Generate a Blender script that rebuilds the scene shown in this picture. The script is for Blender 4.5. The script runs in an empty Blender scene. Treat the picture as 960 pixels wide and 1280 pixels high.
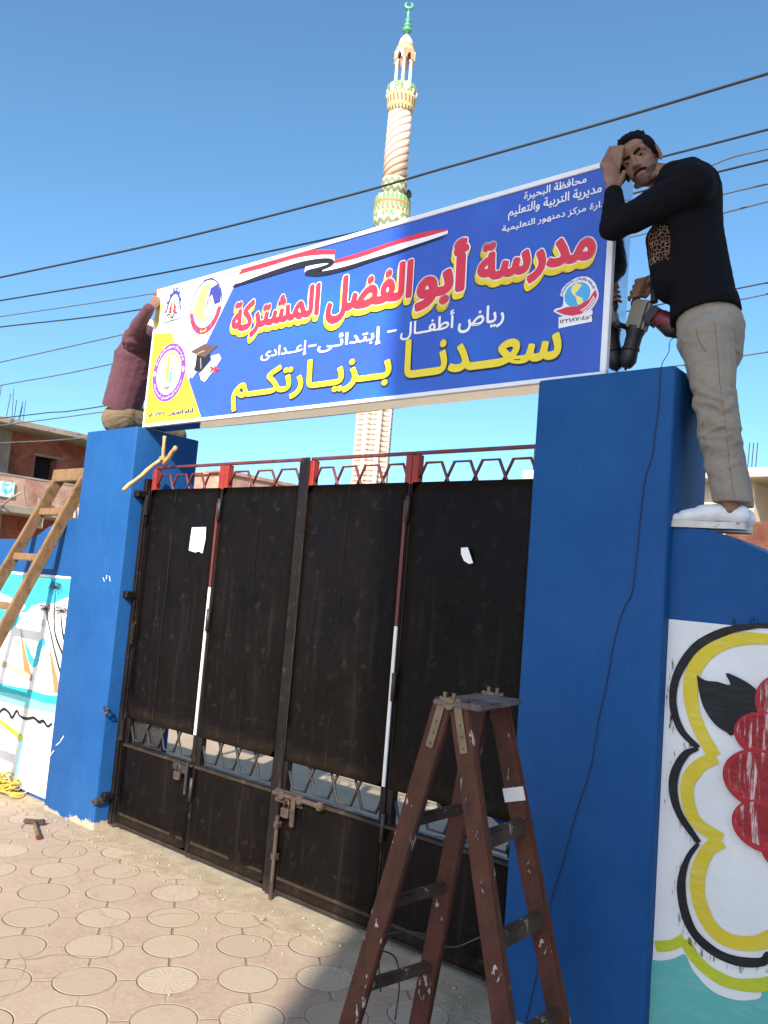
import bpy, bmesh, math, random
import numpy as np
from mathutils import Vector, Matrix, noise
from mathutils.geometry import tessellate_polygon
random.seed(7)
sc = bpy.context.scene
COL = sc.collection
rad = math.radians

# ------------------------------------------------------------------ camera, sky, sun, exposure
# world axes: X along the gate (to the right), Y away through the gate, Z up; metres
AX = np.array([[0.76622, -0.00015, -0.64257], [0.63751, 0.12573, 0.76015], [0.08068, -0.99206, 0.09671]])
AX /= np.linalg.norm(AX, axis=1)[:, None]
CAM = np.array([4.752, -3.05, 1.6])
FPX = 1050.0
def ray(px, py):
    d = AX @ np.array([px - 480.0, py - 640.0, FPX]); return d / np.linalg.norm(d)
def on_y(px, py, y): d = ray(px, py); return Vector(CAM + d * ((y - CAM[1]) / d[1]))
def on_x(px, py, x): d = ray(px, py); return Vector(CAM + d * ((x - CAM[0]) / d[0]))
def on_z(px, py, z): d = ray(px, py); return Vector(CAM + d * ((z - CAM[2]) / d[2]))
def at_depth(px, py, dep): return Vector(CAM + AX @ np.array([px - 480.0, py - 640.0, FPX]) / FPX * dep)

cd = bpy.data.cameras.new('camera'); cam = bpy.data.objects.new('camera', cd); COL.objects.link(cam)
cd.sensor_fit = 'VERTICAL'; cd.sensor_height = 24.0; cd.sensor_width = 18.0
cd.lens = FPX / 1280.0 * 24.0; cd.clip_start = 0.05; cd.clip_end = 3000
q, _ = np.linalg.qr(AX); 
M = Matrix(AX.tolist())
rx = M @ Vector((1, 0, 0)); uy = M @ Vector((0, -1, 0)); bz = M @ Vector((0, 0, -1))
mw = Matrix((rx, uy, bz)).transposed().to_4x4(); mw.translation = Vector(CAM)
cam.matrix_world = mw
sc.camera = cam

SUN_EL = rad(34.0); SUN_H = Vector((0.42, -0.9075, 0)).normalized()
SUN = Vector((SUN_H.x * math.cos(SUN_EL), SUN_H.y * math.cos(SUN_EL), math.sin(SUN_EL)))
w = bpy.data.worlds.new('World'); sc.world = w; w.use_nodes = True
nt = w.node_tree; nt.nodes.clear()
wo = nt.nodes.new('ShaderNodeOutputWorld'); bg = nt.nodes.new('ShaderNodeBackground'); sky = nt.nodes.new('ShaderNodeTexSky')
sky.sky_type = 'NISHITA'; sky.sun_disc = False; sky.sun_elevation = SUN_EL
sky.sun_rotation = math.atan2(SUN_H.x, SUN_H.y)
sky.altitude = 20; sky.air_density = 0.62; sky.dust_density = 2.0; sky.ozone_density = 4.6
bg.inputs[1].default_value = 0.15
hs = nt.nodes.new('ShaderNodeHueSaturation'); hs.inputs['Hue'].default_value = 0.483; hs.inputs['Saturation'].default_value = 1.05
nt.links.new(sky.outputs[0], hs.inputs['Color']); nt.links.new(hs.outputs[0], bg.inputs[0]); nt.links.new(bg.outputs[0], wo.inputs[0])
sd = bpy.data.lights.new('sun', 'SUN'); sun = bpy.data.objects.new('sun', sd); COL.objects.link(sun)
sd.energy = 4.0; sd.angle = rad(0.55); sd.color = (1.0, 0.93, 0.82)
sun.rotation_euler = (-SUN).to_track_quat('-Z', 'Y').to_euler(); sun.location = (8, -14, 12)
sc.view_settings.view_transform = 'Standard'; sc.view_settings.look = 'None'
sc.view_settings.exposure = 1.08; sc.view_settings.gamma = 1.0
sc.cycles.max_bounces = 8

# ------------------------------------------------------------------ helpers: materials
class NT:
    def __init__(s, name):
        s.m = bpy.data.materials.new(name); s.m.use_nodes = True
        s.t = s.m.node_tree; s.b = s.t.nodes['Principled BSDF']
    def n(s, typ, **kw):
        nd = s.t.nodes.new(typ)
        for k, v in kw.items(): setattr(nd, k, v)
        return nd
    def l(s, a, b): s.t.links.new(a, b)
    def math(s, op, a, b=None, c=None):
        nd = s.n('ShaderNodeMath', operation=op)
        for i, v in enumerate((a, b, c)):
            if v is None: continue
            if isinstance(v, (int, float)): nd.inputs[i].default_value = v
            else: s.l(v, nd.inputs[i])
        return nd.outputs[0]
    def coord(s, scale=(1, 1, 1), kind='Object', rot=(0, 0, 0)):
        tc = s.n('ShaderNodeTexCoord'); mp = s.n('ShaderNodeMapping')
        mp.inputs['Scale'].default_value = scale; mp.inputs['Rotation'].default_value = rot
        s.l(tc.outputs[kind], mp.inputs[0]); return mp.outputs[0]
    def noise(s, scale, detail=4, rough=0.55, co=None, dist=0.0):
        nd = s.n('ShaderNodeTexNoise'); nd.inputs['Scale'].default_value = scale
        nd.inputs['Detail'].default_value = detail; nd.inputs['Roughness'].default_value = rough
        nd.inputs['Distortion'].default_value = dist
        if co is None: co = s.coord()
        s.l(co, nd.inputs['Vector']); return nd.outputs[0]
    def ramp(s, f, p0, p1, c0=(0, 0, 0, 1), c1=(1, 1, 1, 1)):
        r = s.n('ShaderNodeValToRGB'); e = r.color_ramp.elements
        e[0].position = p0; e[1].position = p1; e[0].color = c0; e[1].color = c1
        s.l(f, r.inputs[0]); return r.outputs[0]
    def mix(s, f, a, b, blend='MIX'):
        nd = s.n('ShaderNodeMix', data_type='RGBA', blend_type=blend)
        for sock, v in ((nd.inputs[0], f), (nd.inputs[6], a), (nd.inputs[7], b)):
            if isinstance(v, (int, float)): sock.default_value = v
            elif isinstance(v, tuple): sock.default_value = v if len(v) == 4 else (*v, 1)
            else: s.l(v, sock)
        return nd.outputs[2]
    def bump(s, h, strength=0.3, dist=0.01, prev=None):
        nd = s.n('ShaderNodeBump'); nd.inputs['Strength'].default_value = strength; nd.inputs['Distance'].default_value = dist
        s.l(h, nd.inputs['Height'])
        if prev is not None: s.l(prev, nd.inputs['Normal'])
        return nd.outputs[0]
    def set(s, col=None, rough=None, normal=None, metal=None, spec=None):
        for key, v in (('Base Color', col), ('Roughness', rough), ('Normal', normal), ('Metallic', metal), ('Specular IOR Level', spec)):
            if v is None: continue
            if isinstance(v, tuple): s.b.inputs[key].default_value = (*v[:3], 1)
            elif isinstance(v, (int, float)): s.b.inputs[key].default_value = v
            else: s.l(v, s.b.inputs[key])
        return s.m

def plain(name, c, rough=0.6, var=0.15, vs=6.0, bs=None, bstr=0.2, metal=0.0, spec=0.5, spots=None, bdist=0.004, stretch=(1, 1, 1)):
    """a base colour with gentle large and small variation, bump and optional wear spots (colour, threshold, scale)"""
    k = NT(name); co = k.coord(stretch)
    n1 = k.noise(vs, 5, 0.6, co); f = k.ramp(n1, 0.3, 0.7)
    dark = tuple(x * (1 - var) for x in c); lite = tuple(min(1, x * (1 + var)) for x in c)
    col = k.mix(f, dark, lite)
    if spots:
        sc_, th, ss = spots
        n2 = k.noise(ss, 6, 0.7, co); f2 = k.ramp(n2, th, th + 0.04); col = k.mix(f2, col, sc_)
    nrm = None
    if bs: nrm = k.bump(k.noise(bs, 5, 0.6, co), bstr, bdist)
    return k.set(col, rough, nrm, metal, spec)

# ------------------------------------------------------------------ helpers: geometry
def setp(o, label=None, cat=None, group=None, kind=None):
    if label: o['label'] = label
    if cat: o['category'] = cat
    if group: o['group'] = group
    if kind: o['kind'] = kind
    return o
def empty(name, loc, label, cat, group=None, kind=None):
    o = bpy.data.objects.new(name, None); COL.objects.link(o); o.location = loc; o.empty_display_size = 0.1
    return setp(o, label, cat, group, kind)
def wloc(o):
    v = Vector(o.location); p = o.parent
    while p is not None: v += Vector(p.location); p = p.parent
    return v
def link_mesh(name, me, mats, parent=None, smooth=False, base=None):
    """links a mesh given in world coordinates as ONE object; origin at its base"""
    if not isinstance(mats, (list, tuple)): mats = [mats]
    for m in mats: me.materials.append(m)
    co = np.empty(len(me.vertices) * 3); me.vertices.foreach_get('co', co); co = co.reshape(-1, 3)
    lo, hi = co.min(0), co.max(0)
    org = Vector(((lo[0] + hi[0]) / 2, (lo[1] + hi[1]) / 2, lo[2])) if base is None else Vector(base)
    co -= np.array(org); me.vertices.foreach_set('co', co.ravel()); me.update()
    if smooth: me.polygons.foreach_set('use_smooth', [True] * len(me.polygons))
    o = bpy.data.objects.new(name, me); COL.objects.link(o)
    if parent is not None:
        o.parent = parent; o.location = org - wloc(parent)
    else: o.location = org
    return o
class MB:
    def __init__(s): s.bm = bmesh.new(); s.mi = 0
    def _tag(s, faces):
        for f in faces: f.material_index = s.mi
    def box(s, x0, x1, y0, y1, z0, z1, bevel=0.0, seg=2, rot=None, piv=None):
        v = [s.bm.verts.new(p) for p in ((x0, y0, z0), (x1, y0, z0), (x1, y1, z0), (x0, y1, z0), (x0, y0, z1), (x1, y0, z1), (x1, y1, z1), (x0, y1, z1))]
        fs = [s.bm.faces.new([v[i] for i in q]) for q in ((0, 3, 2, 1), (4, 5, 6, 7), (0, 1, 5, 4), (1, 2, 6, 5), (2, 3, 7, 6), (3, 0, 4, 7))]
        s._tag(fs)
        if bevel > 0:
            es = list({e for f in fs for e in f.edges})
            r = bmesh.ops.bevel(s.bm, geom=es, offset=bevel, segments=seg, affect='EDGES', profile=0.5)
            s._tag(r['faces'])
        return s
    def beam(s, p, q, a, b, up=(0, 0, 1), bevel=0.0):
        """rectangular bar p->q, width a (across), b (along up)"""
        p, q = Vector(p), Vector(q); d = (q - p).normalized(); up = Vector(up)
        sx = d.cross(up)
        if sx.length < 1e-4: sx = d.cross(Vector((0, 1, 0)))
        sx.normalize(); sz = sx.cross(d).normalized()
        v = []
        for c in (p, q):
            for i, j in ((-1, -1), (1, -1), (1, 1), (-1, 1)): v.append(s.bm.verts.new(c + sx * (i * a / 2) + sz * (j * b / 2)))
        fs = [s.bm.faces.new([v[i] for i in f]) for f in ((0, 3, 2, 1), (4, 5, 6, 7), (0, 1, 5, 4), (1, 2, 6, 5), (2, 3, 7, 6), (3, 0, 4, 7))]
        bmesh.ops.recalc_face_normals(s.bm, faces=fs); s._tag(fs)
        if bevel > 0:
            es = list({e for f in fs for e in f.edges})
            r = bmesh.ops.bevel(s.bm, geom=es, offset=bevel, segments=2, affect='EDGES'); s._tag(r['faces'])
        return s
    def tube(s, pts, r, n=8, closed=False):
        pts = [Vector(p) for p in pts]; rings = []; N = len(pts)
        rr = r if isinstance(r, (list, tuple)) else [r] * N
        prev = None
        for i, p in enumerate(pts):
            d = (pts[min(i + 1, N - 1)] - pts[max(i - 1, 0)])
            if d.length < 1e-9: d = Vector((0, 0, 1))
            d.normalize()
            if prev is None:
                a = d.cross(Vector((0, 0, 1)))
                if a.length < 1e-3: a = d.cross(Vector((1, 0, 0)))
            else: a = prev - d * prev.dot(d)
            a.normalize(); prev = a; b = d.cross(a)
            rings.append([s.bm.verts.new(p + (a * math.cos(2 * math.pi * k / n) + b * math.sin(2 * math.pi * k / n)) * rr[i]) for k in range(n)])
        fs = []
        for i in range(N - 1):
            for k in range(n):
                fs.append(s.bm.faces.new((rings[i][k], rings[i][(k + 1) % n], rings[i + 1][(k + 1) % n], rings[i + 1][k])))
        fs.append(s.bm.faces.new(rings[0][::-1])); fs.append(s.bm.faces.new(rings[-1]))
        s._tag(fs); return s
    def lathe(s, axis0, prof, n=24, mats=None, axis=(0, 0, 1)):
        """profile [(radius, height)] round an axis"""
        c = Vector(axis0); az = Vector(axis).normalized(); ax = az.orthogonal().normalized(); ay = az.cross(ax)
        rings = []
        for r, h in prof:
            rings.append([s.bm.verts.new(c + az * h + (ax * math.cos(2 * math.pi * k / n) + ay * math.sin(2 * math.pi * k / n)) * max(r, 1e-4)) for k in range(n)])
        for i in range(len(prof) - 1):
            fs = [s.bm.faces.new((rings[i][k], rings[i][(k + 1) % n], rings[i + 1][(k + 1) % n], rings[i + 1][k])) for k in range(n)]
            if mats: 
                for f in fs: f.material_index = mats[i]
            else: s._tag(fs)
        e = [s.bm.faces.new(rings[0][::-1]), s.bm.faces.new(rings[-1])]; s._tag(e); return s
    def ball(s, c, r, sub=2, scale=(1, 1, 1), rot=None):
        mat = Matrix.Translation(c) @ (rot.to_4x4() if rot is not None else Matrix.Identity(4)) @ Matrix.Diagonal((*[r * k for k in scale], 1))
        g = bmesh.ops.create_icosphere(s.bm, subdivisions=sub, radius=1, matrix=mat)
        s._tag({f for v in g['verts'] for f in v.link_faces}); return s
    def poly(s, pts):
        """flat polygon face(s)"""
        pts = [Vector(p) for p in pts]; v = [s.bm.verts.new(p) for p in pts]
        fs = [s.bm.faces.new([v[i] for i in t]) for t in tessellate_polygon([pts])]
        s._tag(fs); return s
    def slab(s, pts, ext):
        """closed prism: polygon pts pushed along ext"""
        pts = [Vector(p) for p in pts]; ext = Vector(ext)
        a = [s.bm.verts.new(p) for p in pts]; b = [s.bm.verts.new(p + ext) for p in pts]; fs = []
        for t in tessellate_polygon([pts]):
            fs.append(s.bm.faces.new([a[i] for i in t])); fs.append(s.bm.faces.new([b[i] for i in reversed(t)]))
        n = len(pts)
        for i in range(n): fs.append(s.bm.faces.new((a[i], a[(i + 1) % n], b[(i + 1) % n], b[i])))
        s._tag(fs); return s
    def build(s, name, mats, parent=None, smooth=False, base=None, angle=None, recalc=True):
        if recalc: bmesh.ops.recalc_face_normals(s.bm, faces=s.bm.faces[:])
        me = bpy.data.meshes.new(name); s.bm.to_mesh(me); s.bm.free()
        o = link_mesh(name, me, mats, parent, smooth, base)
        if angle is not None:
            me.polygons.foreach_set('use_smooth', [True] * len(me.polygons))
            me.set_sharp_from_angle(angle=rad(angle))
        return o

def smooth_line(pts, n=6):
    """Catmull-Rom through points"""
    P = [np.array(p, float) for p in pts]; P = [2 * P[0] - P[1]] + P + [2 * P[-1] - P[-2]]; out = []
    for i in range(1, len(P) - 2):
        for k in range(n):
            t = k / n
            out.append(0.5 * ((2 * P[i]) + (-P[i - 1] + P[i + 1]) * t + (2 * P[i - 1] - 5 * P[i] + 4 * P[i + 1] - P[i + 2]) * t * t + (-P[i - 1] + 3 * P[i] - 3 * P[i + 1] + P[i + 2]) * t ** 3))
    out.append(P[-2]); return out

# ------------------------------------------------------------------ helper: flat print / paint on a plane (u to the right, v up, layer towards the street)
class Paint:
    """thin layers of print on a vertical plane facing -Y: point (u, v), layer n stands n*step proud"""
    def __init__(s, y, step=0.0008): s.mb = MB(); s.y = y; s.step = step; s.k = 0; s.j = 0.0
    def P(s, u, v, n): return Vector((u, s.y - s.step * n, v))
    def poly(s, pts, mi, n):
        s.k += 1; n += .035 * (s.k % 12); s.mb.mi = mi; s.mb.poly([s.P(u, v, n) for u, v in pts]); return s
    def ell(s, u, v, ru, rv, mi, n, a0=0, a1=360, k=40):
        full = a1 - a0 >= 360
        pts = [(u + ru * math.cos(rad(a0 + (a1 - a0) * i / k)), v + rv * math.sin(rad(a0 + (a1 - a0) * i / k))) for i in range(k if full else k + 1)]
        return s.poly(pts, mi, n)
    def ring(s, u, v, ru, rv, wd, mi, n, a0=0, a1=360, k=48):
        s.k += 1; n += .035 * (s.k % 12); s.mb.mi = mi; vs = []
        for i in range(k + 1):
            a = rad(a0 + (a1 - a0) * i / k); c, q = math.cos(a), math.sin(a)
            vs.append((s.mb.bm.verts.new(s.P(u + ru * c, v + rv * q, n)), s.mb.bm.verts.new(s.P(u + (ru - wd) * c, v + (rv - wd * rv / ru) * q, n))))
        s.mb._tag([s.mb.bm.faces.new((vs[i][0], vs[i + 1][0], vs[i + 1][1], vs[i][1])) for i in range(k)]); return s
    def stroke(s, pts, wd, mi, n, sm=6, closed=False):
        s.k += 1; n += .035 * (s.k % 12); pts = smooth_line(pts, sm) if sm > 1 else [np.array(p, float) for p in pts]
        N = len(pts); wv = wd if isinstance(wd, (list, tuple)) else None; s.mb.mi = mi; vs = []
        for i, p in enumerate(pts):
            d = pts[min(i + 1, N - 1)] - pts[max(i - 1, 0)]; L = np.hypot(*d) or 1; nx, ny = -d[1] / L, d[0] / L
            h = (np.interp(i / (N - 1), np.linspace(0, 1, len(wv)), wv) if wv else wd) / 2 * (1 + s.j * noise.noise(Vector((p[0] * 16 + s.k, p[1] * 16, s.k * .7))))
            vs.append((s.mb.bm.verts.new(s.P(p[0] + nx * h, p[1] + ny * h, n)), s.mb.bm.verts.new(s.P(p[0] - nx * h, p[1] - ny * h, n + 0.02 * (i % 2)))))
        s.mb._tag([s.mb.bm.faces.new((vs[i][0], vs[i + 1][0], vs[i + 1][1], vs[i][1])) for i in range(N - 1)]); return s
    def tris(s, co, tri, mi, n, isl=None):
        s.mb.mi = mi; vs = [s.mb.bm.verts.new(s.P(c[0], c[1], n + (0.06 * (isl[i] % 6) if isl is not None else 0))) for i, c in enumerate(co)]
        fs = []
        for t in tri:
            try: fs.append(s.mb.bm.faces.new([vs[i] for i in t]))
            except ValueError: pass
        s.mb._tag(fs); return s
    def build(s, name, mats, parent=None):
        bm = s.mb.bm
        for f in bm.faces:
            f.normal_update()
            if f.normal.y > 0: f.normal_flip()
        return s.mb.build(name, mats, parent, recalc=False)

# ------------------------------------------------------------------ helper: Arabic lettering
_F = {}
for ch, code, k in (('ء', 0xFE80, 1), ('آ', 0xFE81, 2), ('أ', 0xFE83, 2), ('ؤ', 0xFE85, 2), ('إ', 0xFE87, 2), ('ئ', 0xFE89, 4), ('ا', 0xFE8D, 2), ('ب', 0xFE8F, 4), ('ة', 0xFE93, 2),
    ('ت', 0xFE95, 4), ('ث', 0xFE99, 4), ('ج', 0xFE9D, 4), ('ح', 0xFEA1, 4), ('خ', 0xFEA5, 4), ('د', 0xFEA9, 2), ('ذ', 0xFEAB, 2), ('ر', 0xFEAD, 2), ('ز', 0xFEAF, 2), ('س', 0xFEB1, 4),
    ('ش', 0xFEB5, 4), ('ص', 0xFEB9, 4), ('ض', 0xFEBD, 4), ('ط', 0xFEC1, 4), ('ظ', 0xFEC5, 4), ('ع', 0xFEC9, 4), ('غ', 0xFECD, 4), ('ف', 0xFED1, 4), ('ق', 0xFED5, 4), ('ك', 0xFED9, 4),
    ('ل', 0xFEDD, 4), ('م', 0xFEE1, 4), ('ن', 0xFEE5, 4), ('ه', 0xFEE9, 4), ('و', 0xFEED, 2), ('ى', 0xFEEF, 2), ('ي', 0xFEF1, 4)): _F[ch] = (code, k)
def shape(t):
    """right-to-left contextual forms, returned in left-to-right drawing order"""
    t = t.replace('لا', '\ufefb'); out = []
    join_next = lambda c: c == 'ـ' or (c in _F and _F[c][1] == 4)
    join_prev = lambda c: c == 'ـ' or c == '\ufefb' or (c in _F and _F[c][1] >= 2)
    for i, c in enumerate(t):
        p = i > 0 and join_next(t[i - 1]) and join_prev(c); q_ = i + 1 < len(t) and join_next(c) and join_prev(t[i + 1])
        if c == '\ufefb': out.append('\ufefc' if p else c)
        elif c in _F:
            code, k = _F[c]; f = (3 if p else 2) if q_ else (1 if p else 0)
            out.append(chr(code + min(f, k - 1)))
        else: out.append(c)
    return ''.join(reversed(out))
_tc = {}; LR = random.Random(42)
def text_contours(s, raw=False):
    """outlines of a line of lettering: list of (outer, [holes]) point lists, in em units"""
    key = (s, raw)
    if key in _tc: return _tc[key]
    c = bpy.data.curves.new('t', 'FONT'); c.body = s if raw else shape(s)
    o = bpy.data.objects.new('t', c); COL.objects.link(o)
    dg = bpy.context.evaluated_depsgraph_get(); dg.update()
    cu = o.to_curve(dg); loops = []
    for sp in cu.splines:
        if sp.type == 'BEZIER':
            P = sp.bezier_points; L = []
            for i in range(len(P)):
                p, q_ = P[i], P[(i + 1) % len(P)]; p0, p1, p2, p3 = (np.array(v[:2]) for v in (p.co, p.handle_right, q_.handle_left, q_.co))
                straight = np.hypot(*(p0 + (p3 - p0) / 3 - p1)) + np.hypot(*(p0 + (p3 - p0) * 2 / 3 - p2)) < .004
                for k in range(1 if straight else 5):
                    t = k / (1 if straight else 5); L.append(p0 * (1 - t) ** 3 + 3 * p1 * t * (1 - t) ** 2 + 3 * p2 * t * t * (1 - t) + p3 * t ** 3)
        else: L = [np.array(v.co[:2]) for v in sp.points]
        Q = []
        for v in L:
            if not Q or np.hypot(*(v - Q[-1])) > 1e-4: Q.append(v)
        if len(Q) > 2 and np.hypot(*(Q[0] - Q[-1])) < 1e-4: Q.pop()
        if len(Q) > 2: loops.append(np.array(Q))
    o.to_curve_clear(); bpy.data.objects.remove(o); bpy.data.curves.remove(c)
    area = lambda L: 0.5 * float(np.sum(L[:, 0] * np.roll(L[:, 1], -1) - np.roll(L[:, 0], -1) * L[:, 1]))
    A = [area(L) for L in loops]; sgn_ = 1 if sum(A) > 0 else -1
    def inside(p, L):
        x, y = p; c_ = False; j = len(L) - 1
        for i in range(len(L)):
            if (L[i][1] > y) != (L[j][1] > y) and x < (L[j][0] - L[i][0]) * (y - L[i][1]) / (L[j][1] - L[i][1]) + L[i][0]: c_ = not c_
            j = i
        return c_
    outer = [(L, []) for L, a_ in zip(loops, A) if a_ * sgn_ > 0]
    for L, a_ in zip(loops, A):
        if a_ * sgn_ > 0: continue
        cand = [o_ for o_ in outer if inside(L[0], o_[0])]
        if cand: min(cand, key=lambda o_: abs(area(o_[0])))[1].append(L)
    _tc[key] = outer; return outer
def text_box(s, raw=False):
    P = np.concatenate([o_[0] for o_ in text_contours(s, raw)]); return P.min(0), P.max(0)
def lay_text(pt, s, mp, off, mi, n, raw=False):
    """fill every outline and, for bold weights, widen it by a band along its edge; mp maps em points to the plane"""
    k = 0
    for out, holes in text_contours(s, raw):
        pts = [out] + holes; allp = np.concatenate(pts)
        tri = tessellate_polygon([[Vector((p[0], p[1], 0)) for p in L] for L in pts])
        pt.tris(mp(allp), tri, mi, n + 0.2 * LR.random()); k += 1
        if off <= 0: continue
        for L in pts:
            N = len(L); d = np.roll(L, -1, 0) - L; ln = np.hypot(d[:, 0], d[:, 1])[:, None] + 1e-9; d = d / ln; nr = np.stack([-d[:, 1], d[:, 0]], 1)
            for i in range(N):
                p, q_, m_ = L[i], L[(i + 1) % N], nr[i] * off
                quad = np.array([p + m_, p - m_, q_ - m_, q_ + m_]); pt.tris(mp(quad), [(0, 1, 2), (0, 2, 3)], mi, n + 0.26 + 0.4 * LR.random())
                if float(d[i] @ d[i - 1]) < .985:
                    a_ = np.linspace(0, 2 * math.pi, 9)[:-1]; disc = p + off * np.stack([np.cos(a_), np.sin(a_)], 1); pt.tris(mp(disc), [(0, j, j + 1) for j in range(1, 7)], mi, n + 0.26 + 0.4 * LR.random())
def word(pt, s, u0, u1, v0, v1, layers, raw=False):
    """fit lettering into [u0,u1]x[v0,v1]; layers = [(widening in em, du, dv, material, layer)]"""
    lo, hi = text_box(s, raw); sx, sy = (u1 - u0) / (hi[0] - lo[0]), (v1 - v0) / (hi[1] - lo[1])
    for off, du, dv, mi, n in layers:
        lay_text(pt, s, lambda P, du=du, dv=dv: np.stack([u0 + (P[:, 0] - lo[0]) * sx + du, v0 + (P[:, 1] - lo[1]) * sy + dv], 1), off, mi, n, raw)
def arc_word(pt, s, u, v, ru, rv, a0, a1, h, mi, n, off=0.0, inward=False):
    lo, hi = text_box(s)
    def mp(P):
        x = (P[:, 0] - lo[0]) / (hi[0] - lo[0]); y = (P[:, 1] - lo[1]) / (hi[1] - lo[1]) * h
        a = np.radians(a0 + (a1 - a0) * x); k = (1 - y / ru) if inward else (1 + y / ru)
        return np.stack([u + ru * k * np.cos(a), v + rv * k * np.sin(a)], 1)
    lay_text(pt, s, mp, off, mi, n)

# ------------------------------------------------------------------ helper: continuous organic bodies
def prim_mesh(prims):
    V, F = [], []
    def add(v, f):
        o = len(V); V.extend(v); F.extend([tuple(i + o for i in q) for q in f])
    for p in prims:
        if p[0] == 'c':      # tapered capsule
            a, r1, b, r2 = Vector(p[1]), p[2], Vector(p[3]), p[4]; fl = p[5] if len(p) > 5 else None
            d = b - a
            if d.length < 1e-6: d = Vector((0, 0, 1e-4))
            dn = d.normalized()
            if fl is not None: sx = (Vector(fl[0]) - dn * dn.dot(Vector(fl[0]))).normalized(); ks, kt = fl[1], fl[2]
            else: sx = dn.orthogonal().normalized(); ks = kt = 1
            sy = dn.cross(sx); n = 16; rings = []; vs = []
            for k in range(6): t = -math.pi / 2 + (k + 0.15) / 6 * math.pi / 2; rings.append((a + dn * (r1 * math.sin(t) * min(ks, kt)), r1 * math.cos(t)))
            for k in range(7): t = k / 6.15 * math.pi / 2; rings.append((b + dn * (r2 * math.sin(t) * min(ks, kt)), r2 * math.cos(t)))
            for c, r in rings:
                for k in range(n): q = 2 * math.pi * k / n; vs.append(c + sx * (r * ks * math.cos(q)) + sy * (r * kt * math.sin(q)))
            fs = [(i * n + k, i * n + (k + 1) % n, (i + 1) * n + (k + 1) % n, (i + 1) * n + k) for i in range(len(rings) - 1) for k in range(n)]
            fs.append(tuple(range(n - 1, -1, -1))); fs.append(tuple((len(rings) - 1) * n + k for k in range(n))); add(vs, fs)
        else:                # ellipsoid: centre, radii, 3x3 axes
            c, r = Vector(p[1]), p[2]; Rm = p[3] if len(p) > 3 else Matrix.Identity(3)
            n, m = 24, 14; vs = []
            for i in range(m + 1):
                t = math.pi * (i + 0.02 if i == 0 else (i - 0.02 if i == m else i)) / m
                for k in range(n): q = 2 * math.pi * k / n; vs.append(c + Rm @ Vector((r[0] * math.sin(t) * math.cos(q), r[1] * math.sin(t) * math.sin(q), r[2] * math.cos(t))))
            fs = [(i * n + k, (i + 1) * n + k, (i + 1) * n + (k + 1) % n, i * n + (k + 1) % n) for i in range(m) for k in range(n)]
            fs.append(tuple(range(n))); fs.append(tuple(m * n + k for k in range(n - 1, -1, -1))); add(vs, fs)
    me = bpy.data.meshes.new('p'); me.from_pydata([tuple(v) for v in V], [], F); return me
def organic(name, prims, mat, parent=None, voxel=0.006, smooth=4, disp=None, cut=None, base=None):
    me = prim_mesh(prims)
    bm = bmesh.new(); bm.from_mesh(me); bmesh.ops.recalc_face_normals(bm, faces=bm.faces[:]); bm.to_mesh(me); bm.free()
    o = bpy.data.objects.new('tmp', me); COL.objects.link(o)
    r = o.modifiers.new('r', 'REMESH'); r.mode = 'VOXEL'; r.voxel_size = voxel
    s = o.modifiers.new('s', 'SMOOTH'); s.factor = 0.5; s.iterations = smooth
    dg = bpy.context.evaluated_depsgraph_get(); dg.update()
    out = bpy.data.meshes.new_from_object(o.evaluated_get(dg)); out.name = name
    bpy.data.objects.remove(o); bpy.data.meshes.remove(me)
    if disp or cut:
        bm = bmesh.new(); bm.from_mesh(out); bm.normal_update()
        if disp:
            mv = [(v, v.normal * disp(v.co, v.normal)) for v in bm.verts]
            for v, d in mv: v.co += d
        if cut:
            for pl, no in cut:
                bmesh.ops.bisect_plane(bm, geom=bm.verts[:] + bm.edges[:] + bm.faces[:], plane_co=Vector(pl), plane_no=Vector(no), clear_outer=True)
                es = [e for e in bm.edges if e.is_boundary]
                bmesh.ops.holes_fill(bm, edges=es)
        bm.to_mesh(out); bm.free()
    return link_mesh(name, out, mat, parent, True, base)
def fbm(p, s, o=3):
    return noise.fractal(Vector(p) * s, 1.0, 2.0, o)

def dry_paint(name, c, cover, scale, stretch, soft=.10):
    """dry-brush paint: broken coverage that lets the coat below show between the bristle marks"""
    k = NT(name); n1 = k.noise(scale, 5, .7, k.coord(stretch)); a = k.ramp(n1, cover, cover + soft); k.l(a, k.b.inputs['Alpha']); return k.set(c, .7, spec=.2)
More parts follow.
